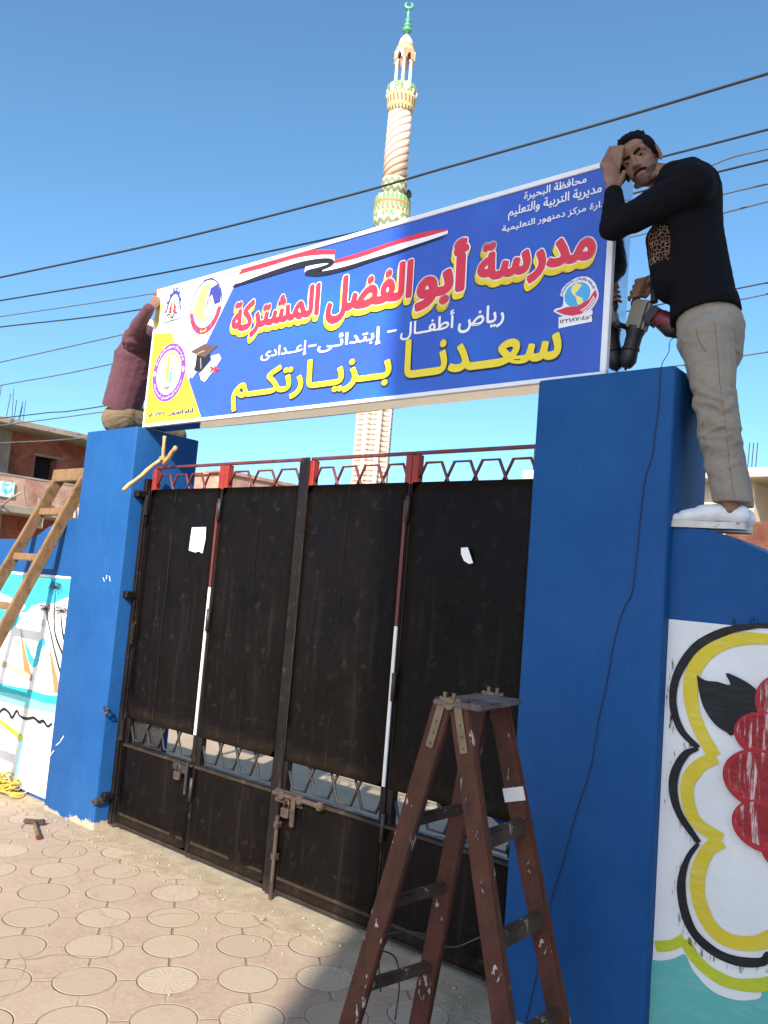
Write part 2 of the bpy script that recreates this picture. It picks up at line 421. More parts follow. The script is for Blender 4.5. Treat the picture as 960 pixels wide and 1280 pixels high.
# ------------------------------------------------------------------ materials
def mat_ground():
    k = NT('paving'); tc = k.n('ShaderNodeTexCoord'); sp = k.n('ShaderNodeSeparateXYZ'); k.l(tc.outputs['Object'], sp.inputs[0])
    x, y = sp.outputs[0], sp.outputs[1]
    # paver lattice: square, pitch 0.318 m, turned about 38 degrees to the gate
    wob = k.noise(1.3, 2, 0.5, tc.outputs['Object'])
    dx = k.math('ADD', x, -1.236); dy = k.math('ADD', y, 0.668)
    a = k.math('DIVIDE', k.math('SUBTRACT', k.math('MULTIPLY', dx, 0.786), k.math('MULTIPLY', dy, 0.618)), 0.318)
    b = k.math('DIVIDE', k.math('ADD', k.math('MULTIPLY', dx, 0.618), k.math('MULTIPLY', dy, 0.786)), 0.318)
    fa = k.math('SUBTRACT', k.math('FRACT', k.math('ADD', a, 0.5)), 0.5); fb = k.math('SUBTRACT', k.math('FRACT', k.math('ADD', b, 0.5)), 0.5)
    r = k.math('SQRT', k.math('ADD', k.math('MULTIPLY', fa, fa), k.math('MULTIPLY', fb, fb)))
    ia = k.math('FLOOR', k.math('ADD', a, 0.5)); ib = k.math('FLOOR', k.math('ADD', b, 0.5))
    cid = k.n('ShaderNodeCombineXYZ'); k.l(ia, cid.inputs[0]); k.l(ib, cid.inputs[1])
    wn = k.n('ShaderNodeTexWhiteNoise', noise_dimensions='3D'); k.l(cid.outputs[0], wn.inputs[0]); rnd = wn.outputs[0]
    n1 = k.noise(3.0, 5, 0.6, tc.outputs['Object']); n2 = k.noise(38, 5, 0.65, tc.outputs['Object']); n3 = k.noise(260, 3, 0.7, tc.outputs['Object'])
    disc = k.ramp(r, 0.358, 0.366, (1, 1, 1, 1), (0, 0, 0, 1))
    rim = k.math('MULTIPLY', k.ramp(r, 0.362, 0.374), k.ramp(r, 0.378, 0.394, (1, 1, 1, 1), (0, 0, 0, 1)))
    rim = k.math('MULTIPLY', rim, k.ramp(n1, 0.34, 0.6, (0.25, 0.25, 0.25, 1), (1, 1, 1, 1)))
    la = k.ramp(k.math('ABSOLUTE', fa), 0.007, 0.016, (1, 1, 1, 1), (0, 0, 0, 1)); lb = k.ramp(k.math('ABSOLUTE', fb), 0.012, 0.022, (1, 1, 1, 1), (0, 0, 0, 1))
    out_disc = k.ramp(r, 0.375, 0.385)
    joint = k.math('MULTIPLY', k.math('MAXIMUM', k.math('MULTIPLY', la, 0.45), lb), out_disc)
    joint = k.math('MULTIPLY', joint, k.ramp(k.noise(5, 3, 0.6, tc.outputs['Object']), 0.36, 0.56, (0.15, 0.15, 0.15, 1), (1, 1, 1, 1)))
    # sunburst ribs pressed into some of the discs
    ang = k.math('ARCTAN2', fa, fb); rib = k.math('SINE', k.math('MULTIPLY', ang, 20)); burst = k.math('MULTIPLY', k.ramp(rib, 0.35, 0.8), k.math('MULTIPLY', k.ramp(r, 0.1, 0.14), k.ramp(r, 0.3, 0.34, (1, 1, 1, 1), (0, 0, 0, 1))))
    burst = k.math('MULTIPLY', burst, k.ramp(rnd, 0.45, 0.75))
    pink = k.mix(k.ramp(n1, 0.3, 0.7), (0.325, 0.225, 0.16), (0.40, 0.30, 0.22)); pink = k.mix(k.ramp(n2, 0.45, 0.75), pink, (0.43, 0.33, 0.25))
    cream = k.mix(rnd, (0.36, 0.278, 0.195), (0.44, 0.352, 0.255)); cream = k.mix(k.ramp(n2, 0.5, 0.8), cream, (0.33, 0.275, 0.20))
    col = k.mix(disc, pink, cream); col = k.mix(k.math('MULTIPLY', burst, 0.12), col, (0.2, 0.15, 0.11))
    col = k.mix(k.math('MULTIPLY', rim, 0.42), col, (0.17, 0.115, 0.08)); col = k.mix(k.math('MULTIPLY', joint, 0.6), col, (0.12, 0.075, 0.05))
    col = k.mix(k.math('MULTIPLY', k.ramp(k.noise(2.4, 7, .75, tc.outputs['Object'], .5), .55, .75), .35), col, (0.20, 0.145, 0.10)); crk = k.n('ShaderNodeTexVoronoi', feature='DISTANCE_TO_EDGE'); crk.inputs['Scale'].default_value = 2.1; wv_ = k.n('ShaderNodeMix', data_type='VECTOR'); wv_.inputs[0].default_value = .12; k.l(tc.outputs['Object'], wv_.inputs[4]); nc_ = k.n('ShaderNodeTexNoise'); nc_.inputs['Scale'].default_value = 3.5; k.l(tc.outputs['Object'], nc_.inputs['Vector']); k.l(nc_.outputs[1], wv_.inputs[5]); k.l(wv_.outputs[1], crk.inputs['Vector']); cm_ = k.math('MULTIPLY', k.ramp(crk.outputs['Distance'], .002, .006, (1, 1, 1, 1), (0, 0, 0, 1)), k.ramp(k.noise(.9, 3, .5, tc.outputs['Object']), .54, .60)); col = k.mix(k.math('MULTIPLY', cm_, .7), col, (0.12, 0.08, 0.055))
    # sand blown over the joints, mortar strip along the gate, bare sand in the yard
    dust = k.ramp(k.noise(1.7, 6, 0.7, tc.outputs['Object'], 0.4), 0.52, 0.72)
    sand = k.mix(k.ramp(n2, 0.3, 0.7), (0.33, 0.255, 0.165), (0.42, 0.335, 0.23)); sand = k.mix(k.ramp(n3, 0.55, 0.75), sand, (0.25, 0.19, 0.125))
    col = k.mix(k.math('MULTIPLY', dust, 0.7), col, sand)
    ed = k.math('ADD', y, k.math('MULTIPLY', k.math('SUBTRACT', k.noise(4.5, 5, 0.6, tc.outputs['Object']), 0.5), 0.60))
    strip = k.ramp(k.math('ADD', ed, 0.5), 0.375, 0.43)
    stripcol = k.mix(k.ramp(k.noise(9, 5, 0.7, tc.outputs['Object']), 0.35, 0.7), (0.26, 0.20, 0.13), (0.42, 0.345, 0.24)); stripcol = k.mix(k.ramp(n3, 0.5, 0.75), stripcol, (0.36, 0.28, 0.19))
    col = k.mix(strip, col, stripcol)
    yard = k.ramp(k.math('ADD', k.math('MULTIPLY', y, 0.1), 0.5), 0.53, 0.56); col = k.mix(yard, col, sand)
    h = k.math('SUBTRACT', k.math('ADD', k.math('MULTIPLY', n2, 0.25), k.math('MULTIPLY', n3, 0.12)), k.math('MULTIPLY', k.math('ADD', k.math('ADD', rim, joint), k.math('MULTIPLY', burst, 0.11)), k.math('SUBTRACT', 1.0, strip)))
    h = k.math('ADD', h, k.math('MULTIPLY', strip, k.noise(14, 5, 0.7, tc.outputs['Object'])))
    return k.set(col, 0.85, k.bump(h, 0.7, 0.008), spec=0.3)
G = mat_ground()

def mat_blue(name, bumpy, bare_foot):
    k = NT(name); co = k.coord(); n1 = k.noise(2.2, 5, 0.6, co); n2 = k.noise(55, 4, 0.6, co)
    st = k.noise(3.0, 5, 0.65, k.coord((9, 9, 0.8)))
    col = k.mix(k.ramp(n1, 0.3, 0.72), (0.0095, 0.066, 0.205), (0.018, 0.088, 0.250)); col = k.mix(k.math('MULTIPLY', k.ramp(st, 0.5, 0.8), 0.25), col, (0.024, 0.105, 0.29))
    col = k.mix(k.ramp(k.noise(170, 2, 0.5, co), 0.785, 0.80), col, (0.3, 0.36, 0.44))
    # paint scuffed through to the plaster near the foot
    sp = k.n('ShaderNodeSeparateXYZ'); tc = k.n('ShaderNodeTexCoord'); k.l(tc.outputs['Object'], sp.inputs[0])
    z = sp.outputs[2]; f = k.math('SUBTRACT', k.math('MULTIPLY', k.noise(5, 5, 0.7, co), 0.24), z)
    bare = k.ramp(k.math('ADD', f, 0.5), 0.592, 0.60); pl = k.mix(n2, (0.34, 0.28, 0.2), (0.48, 0.42, 0.32))
    rub = k.ramp(k.noise(1.1, 7, .72, k.coord((1, 1, .6))), .56, .74); col = k.mix(k.math('MULTIPLY', rub, .48), col, (0.045, 0.115, 0.27)); col = k.mix(k.math('MULTIPLY', k.ramp(k.noise(26, 4, .7, k.coord((1.6, 1.6, .22))), .55, .72), .35), col, (0.004, 0.055, 0.22)); col = k.mix(k.ramp(k.noise(11, 6, .75, co), .735, .75), col, (0.09, 0.15, 0.28))
    if bare_foot: col = k.mix(bare, col, pl)
    h = k.math('ADD', k.math('MULTIPLY', k.noise(75, 3, 0.6, co), 1.0), k.math('ADD', k.math('MULTIPLY', k.noise(14, 3, 0.5, co), 0.7), k.math('MULTIPLY', k.noise(3.2, 4, 0.55, k.coord((1, 1, .7))), 2.2)))
    return k.set(col, k.math('ADD', k.math('MULTIPLY', n1, 0.25), 0.36), k.bump(h, bumpy, 0.009), spec=0.10)
BLUE = mat_blue('blue_wall_paint', 0.28, True); BLUE_SMOOTH = mat_blue('blue_wall_paint_smooth', 0.12, False)

def mat_gate():
    k = NT('black_gate_paint'); co = k.coord(); n1 = k.noise(1.9, 6, 0.62, co, 0.6); n2 = k.noise(16, 6, 0.7, co); n3 = k.noise(120, 3, 0.6, k.coord((1, 1, 0.35)))
    col = k.mix(k.ramp(n1, 0.35, 0.68), (0.0045, 0.0035, 0.0035), (0.0125, 0.0085, 0.008)); col = k.mix(k.ramp(n2, 0.56, 0.76), col, (0.045, 0.034, 0.029))
    col = k.mix(k.ramp(k.noise(7, 7, 0.75, co), 0.67, 0.74), col, (0.050, 0.044, 0.040)); col = k.mix(k.ramp(n3, 0.80, 0.81), col, (0.10, 0.09, 0.085)); col = k.mix(k.math('MULTIPLY', k.ramp(k.noise(1.5, 5, .62, k.coord((1.2, 1.2, .8)), 1.2), .56, .70), .55), col, (0.036, 0.033, 0.034)); st_ = k.noise(5, 5, .7, k.coord((3.2, 3.2, .16)), .3); col = k.mix(k.math('MULTIPLY', k.ramp(st_, .56, .74), .5), col, (0.040, 0.033, 0.030)); col = k.mix(k.math('MULTIPLY', k.ramp(k.noise(6, 6, .75, k.coord((2.2, 2.2, .5))), .66, .73), .7), col, (0.075, 0.032, 0.016))
    sp = k.n('ShaderNodeSeparateXYZ'); tc = k.n('ShaderNodeTexCoord'); k.l(tc.outputs['Object'], sp.inputs[0])
    low = k.math('SUBTRACT', k.math('MULTIPLY', n2, 0.16), sp.outputs[2]); col = k.mix(k.math('MULTIPLY', k.ramp(k.math('ADD', low, 0.5), 0.49, 0.6), 0.35), col, (0.10, 0.07, 0.045))
    rg = k.ramp(k.noise(3.5, 6, 0.7, co), 0.3, 0.75, (0.26, 0.26, 0.26, 1), (0.66, 0.66, 0.66, 1))
    return k.set(col, rg, k.bump(k.math('ADD', k.noise(2.3, 3, 0.5, co), k.math('MULTIPLY', n2, 0.15)), 0.35, 0.02), spec=0.22)
GATE = mat_gate()
REDP = plain('red_oxide_paint', (0.27, 0.022, 0.012), 0.5, 0.3, 9, 60, 0.2, spots=((0.04, 0.03, 0.03), 0.64, 14))
MAROON = plain('dull_red_bar_paint', (0.12, 0.022, 0.022), 0.5, 0.3, 12, 60, 0.2, spots=((0.03, 0.025, 0.025), 0.6, 20))
WHITEP = plain('worn_white_strip', (0.72, 0.69, 0.66), 0.55, 0.08, 12, spots=((0.18, 0.15, 0.13), 0.68, 26))
IRON = plain('rusty_iron', (0.075, 0.052, 0.042), 0.55, 0.5, 18, 70, 0.3, metal=0.4, spots=((0.19, 0.085, 0.04), 0.58, 22))
DARKM = plain('dark_iron', (0.022, 0.02, 0.02), 0.5, 0.4, 20, 60, 0.3)
PAPER = plain('white_paper', (0.82, 0.82, 0.80), 0.8, 0.04, 20)
CEM = plain('raw_cement', (0.36, 0.31, 0.24), 0.9, 0.2, 8, 40, 0.5)
CONC = plain('weathered_concrete', (0.24, 0.205, 0.165), 0.9, 0.3, 1.2, 14, 0.4, spots=((0.12, 0.1, 0.08), 0.6, 2.4), bdist=0.02)
CREAMC = plain('cream_plaster', (0.52, 0.45, 0.34), 0.9, 0.12, 1.0, 10, 0.3, bdist=0.02)
def mat_brick(name, c1, c2, mort, bw=0.24, bh=0.075, axis='x', m=0.012):
    k = NT(name); tc = k.n('ShaderNodeTexCoord'); sp = k.n('ShaderNodeSeparateXYZ'); k.l(tc.outputs['Object'], sp.inputs[0]); cm = k.n('ShaderNodeCombineXYZ')
    k.l(k.math('ADD', sp.outputs[0], sp.outputs[1]), cm.inputs[0]); k.l(sp.outputs[2], cm.inputs[1])
    b = k.n('ShaderNodeTexBrick'); k.l(cm.outputs[0], b.inputs[0]); b.inputs['Scale'].default_value = 1; b.inputs['Brick Width'].default_value = bw; b.inputs['Row Height'].default_value = bh
    b.inputs['Mortar Size'].default_value = m; b.inputs['Color1'].default_value = (*c1, 1); b.inputs['Color2'].default_value = (*c2, 1); b.inputs['Mortar'].default_value = (*mort, 1)
    co = tc.outputs['Object']; col = k.mix(k.ramp(k.noise(0.9, 5, 0.65, co), 0.35, 0.7), b.outputs[0], tuple(0.55 * x for x in c1))
    col = k.mix(k.math('MULTIPLY', k.ramp(k.noise(2.6, 6, 0.7, co), 0.55, 0.72), 0.5), col, mort)
    return k.set(col, 0.9, k.bump(b.outputs[1], -0.4, 0.02), spec=0.2)
BRICK = mat_brick('red_brick', (0.30, 0.07, 0.035), (0.40, 0.115, 0.06), (0.26, 0.19, 0.15))
BRICKD = mat_brick('dark_red_brick', (0.17, 0.055, 0.035), (0.23, 0.08, 0.05), (0.17, 0.13, 0.10))
BRICKP = mat_brick('pale_brick', (0.42, 0.21, 0.15), (0.52, 0.30, 0.22), (0.46, 0.38, 0.31))
BLACK = plain('dark_interior', (0.012, 0.01, 0.01), 0.9, 0.1)
CABLE = plain('black_cable_rubber', (0.016, 0.016, 0.02), 0.6, 0.2)
CABLEG = plain('weathered_grey_cable', (0.075, 0.075, 0.085), 0.7, 0.2)

# ------------------------------------------------------------------ setting: ground
R_ = 400; YARD = -0.35; YEDGE = 0.52
g = MB(); g.poly([(-R_, -R_, 0), (R_, -R_, 0), (R_, YEDGE, 0), (-R_, YEDGE, 0)])
setp(g.build('ground', G, base=(0, 0, 0)), kind='structure')
g = MB(); g.poly([(-R_, YEDGE, YARD), (R_, YEDGE, YARD), (R_, R_, YARD), (-R_, R_, YARD)]); g.poly([(-R_, YEDGE, YARD), (R_, YEDGE, YARD), (R_, YEDGE, -0.001), (-R_, YEDGE, -0.001)])
SANDM = plain('yard_sand', (0.36, 0.28, 0.19), .9, .18, 1.5, 60, .5)
setp(g.build('courtyard', SANDM, base=(0, YEDGE, YARD)), kind='structure')

# ------------------------------------------------------------------ the two gate pillars
PT = 2.55
def pillar(x0, x1, y1, label, m=None):
    b = MB(); b.box(x0, x1, 0, y1, -0.05, PT, 0.012, 3)
    o = b.build('gate_pillar', m or BLUE, base=((x0 + x1) / 2, y1 / 2, 0), angle=40)
    return setp(o, label, 'pillar', 'blue gate pillars', 'thing')
LPX0, LPX1, LPY = -0.575, 0.028, 0.50
RPX0, RPX1, RPY = 2.968, 3.555, 0.385
lp = pillar(LPX0, LPX1, LPY, 'sunlit blue plastered gate pillar with flaked paint at its foot')
rp = pillar(RPX0, RPX1, RPY, 'blue plastered gate pillar in shade with a thin black cable down its face', BLUE_SMOOTH)
# things fixed in the left pillar: an eye screw on the corner, lime scratches
b = MB(); p0 = on_y(133, 888, -0.012); pts = [p0 + Vector((0.022 * math.cos(t), -0.006, 0.022 * math.sin(t))) for t in np.linspace(0, 2 * math.pi, 17)]
b.tube(pts, 0.005, 6); b.tube([p0 + Vector((0, 0.03, 0)), p0 + Vector((0, -0.008, -0.02))], 0.006, 6)
b.build('eye_screw', IRON, lp, True)
for (a, c, wd) in (((62, 946), (68, 938), .006), ((70, 932), (76, 927), .005), ((76, 926), (80, 920), .007), ((129, 722), (131, 727), .006), ((133, 724), (134, 719), .008), ((137, 720), (138, 727), .007)):
    A_, B_ = on_y(*a, 0), on_y(*c, 0); pt = Paint(-0.0005, 0.001); pt.stroke([(A_.x, A_.z), (B_.x, B_.z)], wd, 0, 1, 1); pt.build('lime_scratch', WHITEP, lp)

# ------------------------------------------------------------------ boundary walls with painted murals
def wall(prof, y0, y1, label):
    b = MB(); pts = [(x, y0, z) for x, z in prof]; b.slab(pts, (0, y1 - y0, 0))
    o = b.build('boundary_wall', BLUE_SMOOTH, base=(prof[0][0], y0, 0)); return setp(o, label, 'wall', 'blue boundary walls beside the gate', 'thing')
LWY, RWY = 0.09, 0.05
sw = smooth_line([(LPX0, 1.952), (-0.80, 1.948), (-0.98, 1.925), (-1.12, 1.885), (-1.26, 1.825), (-1.45, 1.795), (-1.85, 1.785)], 4)
lw = wall([(LPX0, -0.05)] + [tuple(p) for p in sw] + [(-9.0, 1.78), (-9.0, -0.05)], LWY, LWY + 0.25, 'blue boundary wall painted with a beach and pyramids mural')
swr = smooth_line([(RPX1, 1.935), (3.64, 1.932), (3.725, 1.918), (3.88, 1.855), (4.05, 1.79), (4.3, 1.755)], 4)
rw = wall([(RPX1, -0.05)] + [tuple(p) for p in swr] + [(9.0, 1.75), (9.0, -0.05)], RWY, RWY + 0.31, 'dark blue boundary wall painted with a red flower mural')

def mat_paint(name, c, dry=None, spec=0.3, rough=0.6):
    """brushed wall paint: streaks and thin spots"""
    k = NT(name); co = k.coord(); n1 = k.noise(3, 4, 0.6, co); st = k.noise(8, 6, 0.7, k.coord((1.0, 1, 7)))
    col = k.mix(k.ramp(n1, 0.3, 0.7), tuple(x * 0.86 for x in c), c)
    col = k.mix(k.math('MULTIPLY', k.ramp(st, 0.48, 0.8), 0.6), col, dry or tuple(min(1, x * 1.25 + 0.02) for x in c))
    return k.set(col, rough, k.bump(k.noise(46, 4, 0.6, co), 0.12, 0.008), spec=spec)
P_WHITE = mat_paint('mural_white', (0.83, 0.82, 0.79), (0.72, 0.72, 0.70)); P_BLACK = mat_paint('mural_black', (0.012, 0.012, 0.014), (0.06, 0.06, 0.06))
P_YEL = mat_paint('mural_yellow', (0.74, 0.56, 0.035), (0.78, 0.68, 0.25)); P_RED = mat_paint('mural_red', (0.42, 0.022, 0.028), (0.50, 0.12, 0.11))
P_PINK = dry_paint('mural_pink_dry', (0.72, 0.46, 0.44), .52, 30, (1.6, 1, .16)); P_TEAL = mat_paint('mural_teal', (0.13, 0.46, 0.40), (0.25, 0.55, 0.48))
P_LIME = mat_paint('mural_lime', (0.52, 0.56, 0.035)); P_CYAN = mat_paint('mural_cyan', (0.05, 0.52, 0.70)); P_ORNG = mat_paint('mural_orange', (0.52, 0.22, 0.085)); P_SANDY = mat_paint('mural_sand', (0.72, 0.62, 0.42))
P_SEA = mat_paint('mural_sea', (0.03, 0.42, 0.46)); P_SEAL = mat_paint('mural_light_sea', (0.22, 0.62, 0.68)); P_BROWN = mat_paint('mural_brown', (0.45, 0.36, 0.30))
P_GREY = mat_paint('mural_cloud_shade', (0.42, 0.55, 0.64)); P_DRY = dry_paint('mural_dry_brush', (0.03, 0.03, 0.032), .56, 40, (2.0, 1, .35))

# right mural, points read off the wall's own plane
_z8 = lambda x, y: (780 + x * 0.4215, 740 + y * 0.4219)
def RW(x, y): p = on_y(*_z8(x, y), RWY); return (p.x, p.z)
mr = Paint(RWY - 0.001, 0.0012); mr.j = .14
mr.poly([RW(128, 80), RW(430, 110), (9, 1.58), (9, 0.02), (RPX1 + 0.002, 0.02), (RPX1 + 0.002, RW(128, 80)[1])], 0, 0)
teal = smooth_line([RW(60, 1085), RW(110, 1092), RW(150, 1085), RW(182, 1074), RW(205, 1120), RW(260, 1180), RW(330, 1208), RW(400, 1205), RW(470, 1180), (4.5, 0.5), (5.2, 0.42)], 4)
mr.poly([tuple(p) for p in teal] + [(9, 0.4), (9, 0.015), (RPX1 + 0.002, 0.015)], 5, 1)
mr.stroke([RW(94, 1050), RW(140, 1046), RW(180, 1028)], 0.034, 6, 2)
mr.stroke([RW(182, 1030), RW(205, 1075), RW(255, 1125), RW(320, 1158), RW(390, 1165), RW(440, 1155), RW(520, 1120)], 0.040, 6, 2)
lobes = [[(430, 140), (360, 138), (290, 152), (235, 190), (203, 250), (200, 320), (222, 400), (270, 488)], [(275, 490), (225, 515), (192, 560), (190, 615), (215, 680), (290, 735)], [(292, 738), (250, 765), (222, 830), (222, 905), (255, 985), (310, 1030), (390, 1040), (470, 1010)]]
for L in lobes: mr.stroke([RW(*p) for p in L], [0.040, 0.050, 0.052, 0.046, 0.050], 2, 3)
blk = [[(450, 100), (380, 102), (300, 118), (225, 155), (178, 210), (152, 270), (148, 340), (172, 410), (222, 462)], [(222, 464), (185, 480), (155, 530), (148, 590), (168, 660), (224, 742)], [(222, 744), (190, 790), (172, 860), (180, 940), (210, 1010), (270, 1065), (340, 1093), (410, 1095), (430, 1075), (450, 1085)]]
rb = random.Random(3)
c0_ = np.array((520, 600))
for L in blk:
    mr.stroke([RW(*p) for p in L], [0.012, 0.030, 0.033, 0.029, 0.020], 1, 4)
    Q = smooth_line(L, 5); off = []
    for i in range(len(Q)):
        t = Q[min(i + 1, len(Q) - 1)] - Q[max(i - 1, 0)]; nrm = np.array([t[1], -t[0]]) / (np.hypot(*t) or 1)
        if (c0_ - Q[i]) @ nrm > 0: nrm = -nrm
        off.append(RW(*(Q[i] + nrm * 15)))
    mr.stroke(off, [.02, .040, .046, .040, .02], 10, 3.6, 1)
leaf = smooth_line([(218, 246), (226, 300), (240, 345), (270, 390), (305, 415), (322, 425), (345, 400), (372, 375), (398, 365), (415, 320), (390, 285), (350, 258), (304, 240), (318, 275), (280, 266), (245, 262), (218, 246)], 3)
mr.poly([RW(*p) for p in leaf[:-1]], 1, 6)
def petal(cx_, cy_, rx_, ry_, n, a=0):
    """fat brushed petal with a darker rim and a dry pale middle"""
    c = RW(cx_, cy_); e = RW(cx_ + rx_, cy_); f_ = RW(cx_, cy_ - ry_); ru, rv = abs(e[0] - c[0]), abs(f_[1] - c[1])
    mr.ell(c[0], c[1], ru, rv, 3, n); mr.ell(c[0] - 0.004, c[1] + 0.012, ru * 0.80, rv * 0.70, 11, n + 1)
    mr.ell(c[0] - .002, c[1] + .006, ru * .88, rv * .84, 4, n + 1.6)
petal(530, 500, 60, 160, 7); petal(470, 325, 82, 80, 9); petal(425, 425, 100, 70, 11); petal(470, 765, 62, 56, 12.8); petal(412, 555, 122, 90, 14.6); petal(425, 692, 106, 78, 16.6)
P_CRIM = mat_paint('mural_crimson', (0.30, 0.014, 0.02), (0.48, 0.09, 0.09))
mr.build('flower_mural', [P_WHITE, P_BLACK, P_YEL, P_RED, P_PINK, P_TEAL, P_LIME, P_CYAN, P_ORNG, P_SEA, P_DRY, P_CRIM], rw)

# left mural
_z7 = lambda x, y: (x * 0.2708, 740 + y * 0.2708)
def LW(x, y): p = on_y(*_z7(x, y), LWY); return (p.x, p.z)
ml = Paint(LWY - 0.001, 0.0012); ml.j = .16
topz = LW(330, -65)[1]
ml.poly([(LPX0 - .002, topz), (LPX0 - .002, 0.02), (-9, 0.02), (-9, topz - 0.04)], 0, 0)
ml.poly([(LPX0 - .002, topz - .012), (LPX0 - .002, topz - 0.10), LW(300, 30), LW(230, 60), LW(150, 62), LW(110, 110), LW(40, 190), (-1.7, 1.05), (-2.2, 1.15), (-3, 1.1), (-9, 1.1), (-9, topz - .05)], 1, 1)
for c in ((60, 60, 60, 26), (10, 40, 50, 22), (-90, 20, 120, 40), (215, 100, 70, 34), (270, 150, 60, 60)):
    q0 = LW(c[0], c[1]); q1 = LW(c[0] + c[2], c[1]); ml.ell(q0[0], q0[1], abs(q1[0] - q0[0]), 0.075 if c[3] > 30 else .05, 0, 2)
ml.stroke([LW(95, 105), LW(150, 120), LW(205, 145)], 0.05, 4, 3); ml.stroke([LW(110, 240), LW(160, 330), LW(185, 250), LW(210, 225)], 0.06, 1, 2)
# pyramids: white faces, orange shaded edge
for a, pk, bs, ed in (((-60, 420), (100, 165), (150, 385), (118, 390)), ((165, 470), (232, 235), (282, 450), (255, 470))):
    ml.poly([LW(*a), LW(*pk), LW(*bs)], 0, 4); ml.poly([LW(pk[0] - 4, pk[1]), LW(*bs), LW(*ed)], 5, 5)
ml.stroke([LW(-200, 300), LW(25, 335), LW(150, 400)], 0.045, 6, 6, 2)
ml.stroke([LW(-160, 395), LW(0, 440), LW(60, 452), LW(140, 470), LW(210, 492), LW(270, 500)], 0.055, 2, 6); ml.stroke([LW(-160, 425), LW(0, 478), LW(130, 512), LW(200, 525), LW(270, 535)], 0.075, 3, 5)
ml.stroke([LW(-100, 480), LW(0, 512), LW(130, 545), LW(265, 570)], 0.05, 8, 4)
wv = [(-60, 530), (-10, 560), (20, 540), (45, 555), (60, 580), (82, 548), (95, 570), (125, 585), (160, 580), (185, 600), (205, 595), (225, 620), (245, 605)]
ml.stroke([LW(*p) for p in wv], [0.014, 0.022, 0.016, 0.024, 0.014], 7, 7)
ml.stroke([LW(-60, 570), LW(0, 595), LW(60, 640), LW(110, 680)], 0.035, 9, 6); ml.stroke([LW(-60, 580), LW(0, 610), LW(95, 680), LW(100, 720), LW(75, 850), LW(72, 900)], [0.03, 0.03, 0.028, 0.022], 3, 5)
for trunk, top in (([(300, 420), (275, 340), (250, 240), (225, 120), (218, 80)], (215, 80)), ([(300, 300), (262, 200), (255, 100), (262, -10)], (262, -20)), ([(300, 220), (290, 150), (292, 100)], (292, 90))):
    ml.stroke([LW(*p) for p in trunk], [0.018, 0.012, 0.008], 7, 8)
    for k_ in range(11):
        a = rad(-60 + k_ * 30); L_ = rb.uniform(30, 46); dx_, dy_ = math.cos(a) * L_, -math.sin(a) * L_
        ml.stroke([LW(*top), LW(top[0] + dx_ * .55, top[1] + dy_ * .6 - 5), LW(top[0] + dx_, top[1] + dy_ * .85 + 16)], [0.004, 0.008, 0.002], 7, 9)
ml.build('beach_mural', [P_WHITE, P_CYAN, P_SEA, P_SEAL, P_GREY, P_ORNG, P_BROWN, P_BLACK, P_SANDY, P_LIME], lw)
# ledge of plaster between blue and mural
b = MB(); b.box(-9, LPX0 - 0.001, LWY - 0.010, LWY - 0.0022, topz - 0.012, topz + 0.006, 0.003); b.build('plaster_edge', WHITEP, lw)

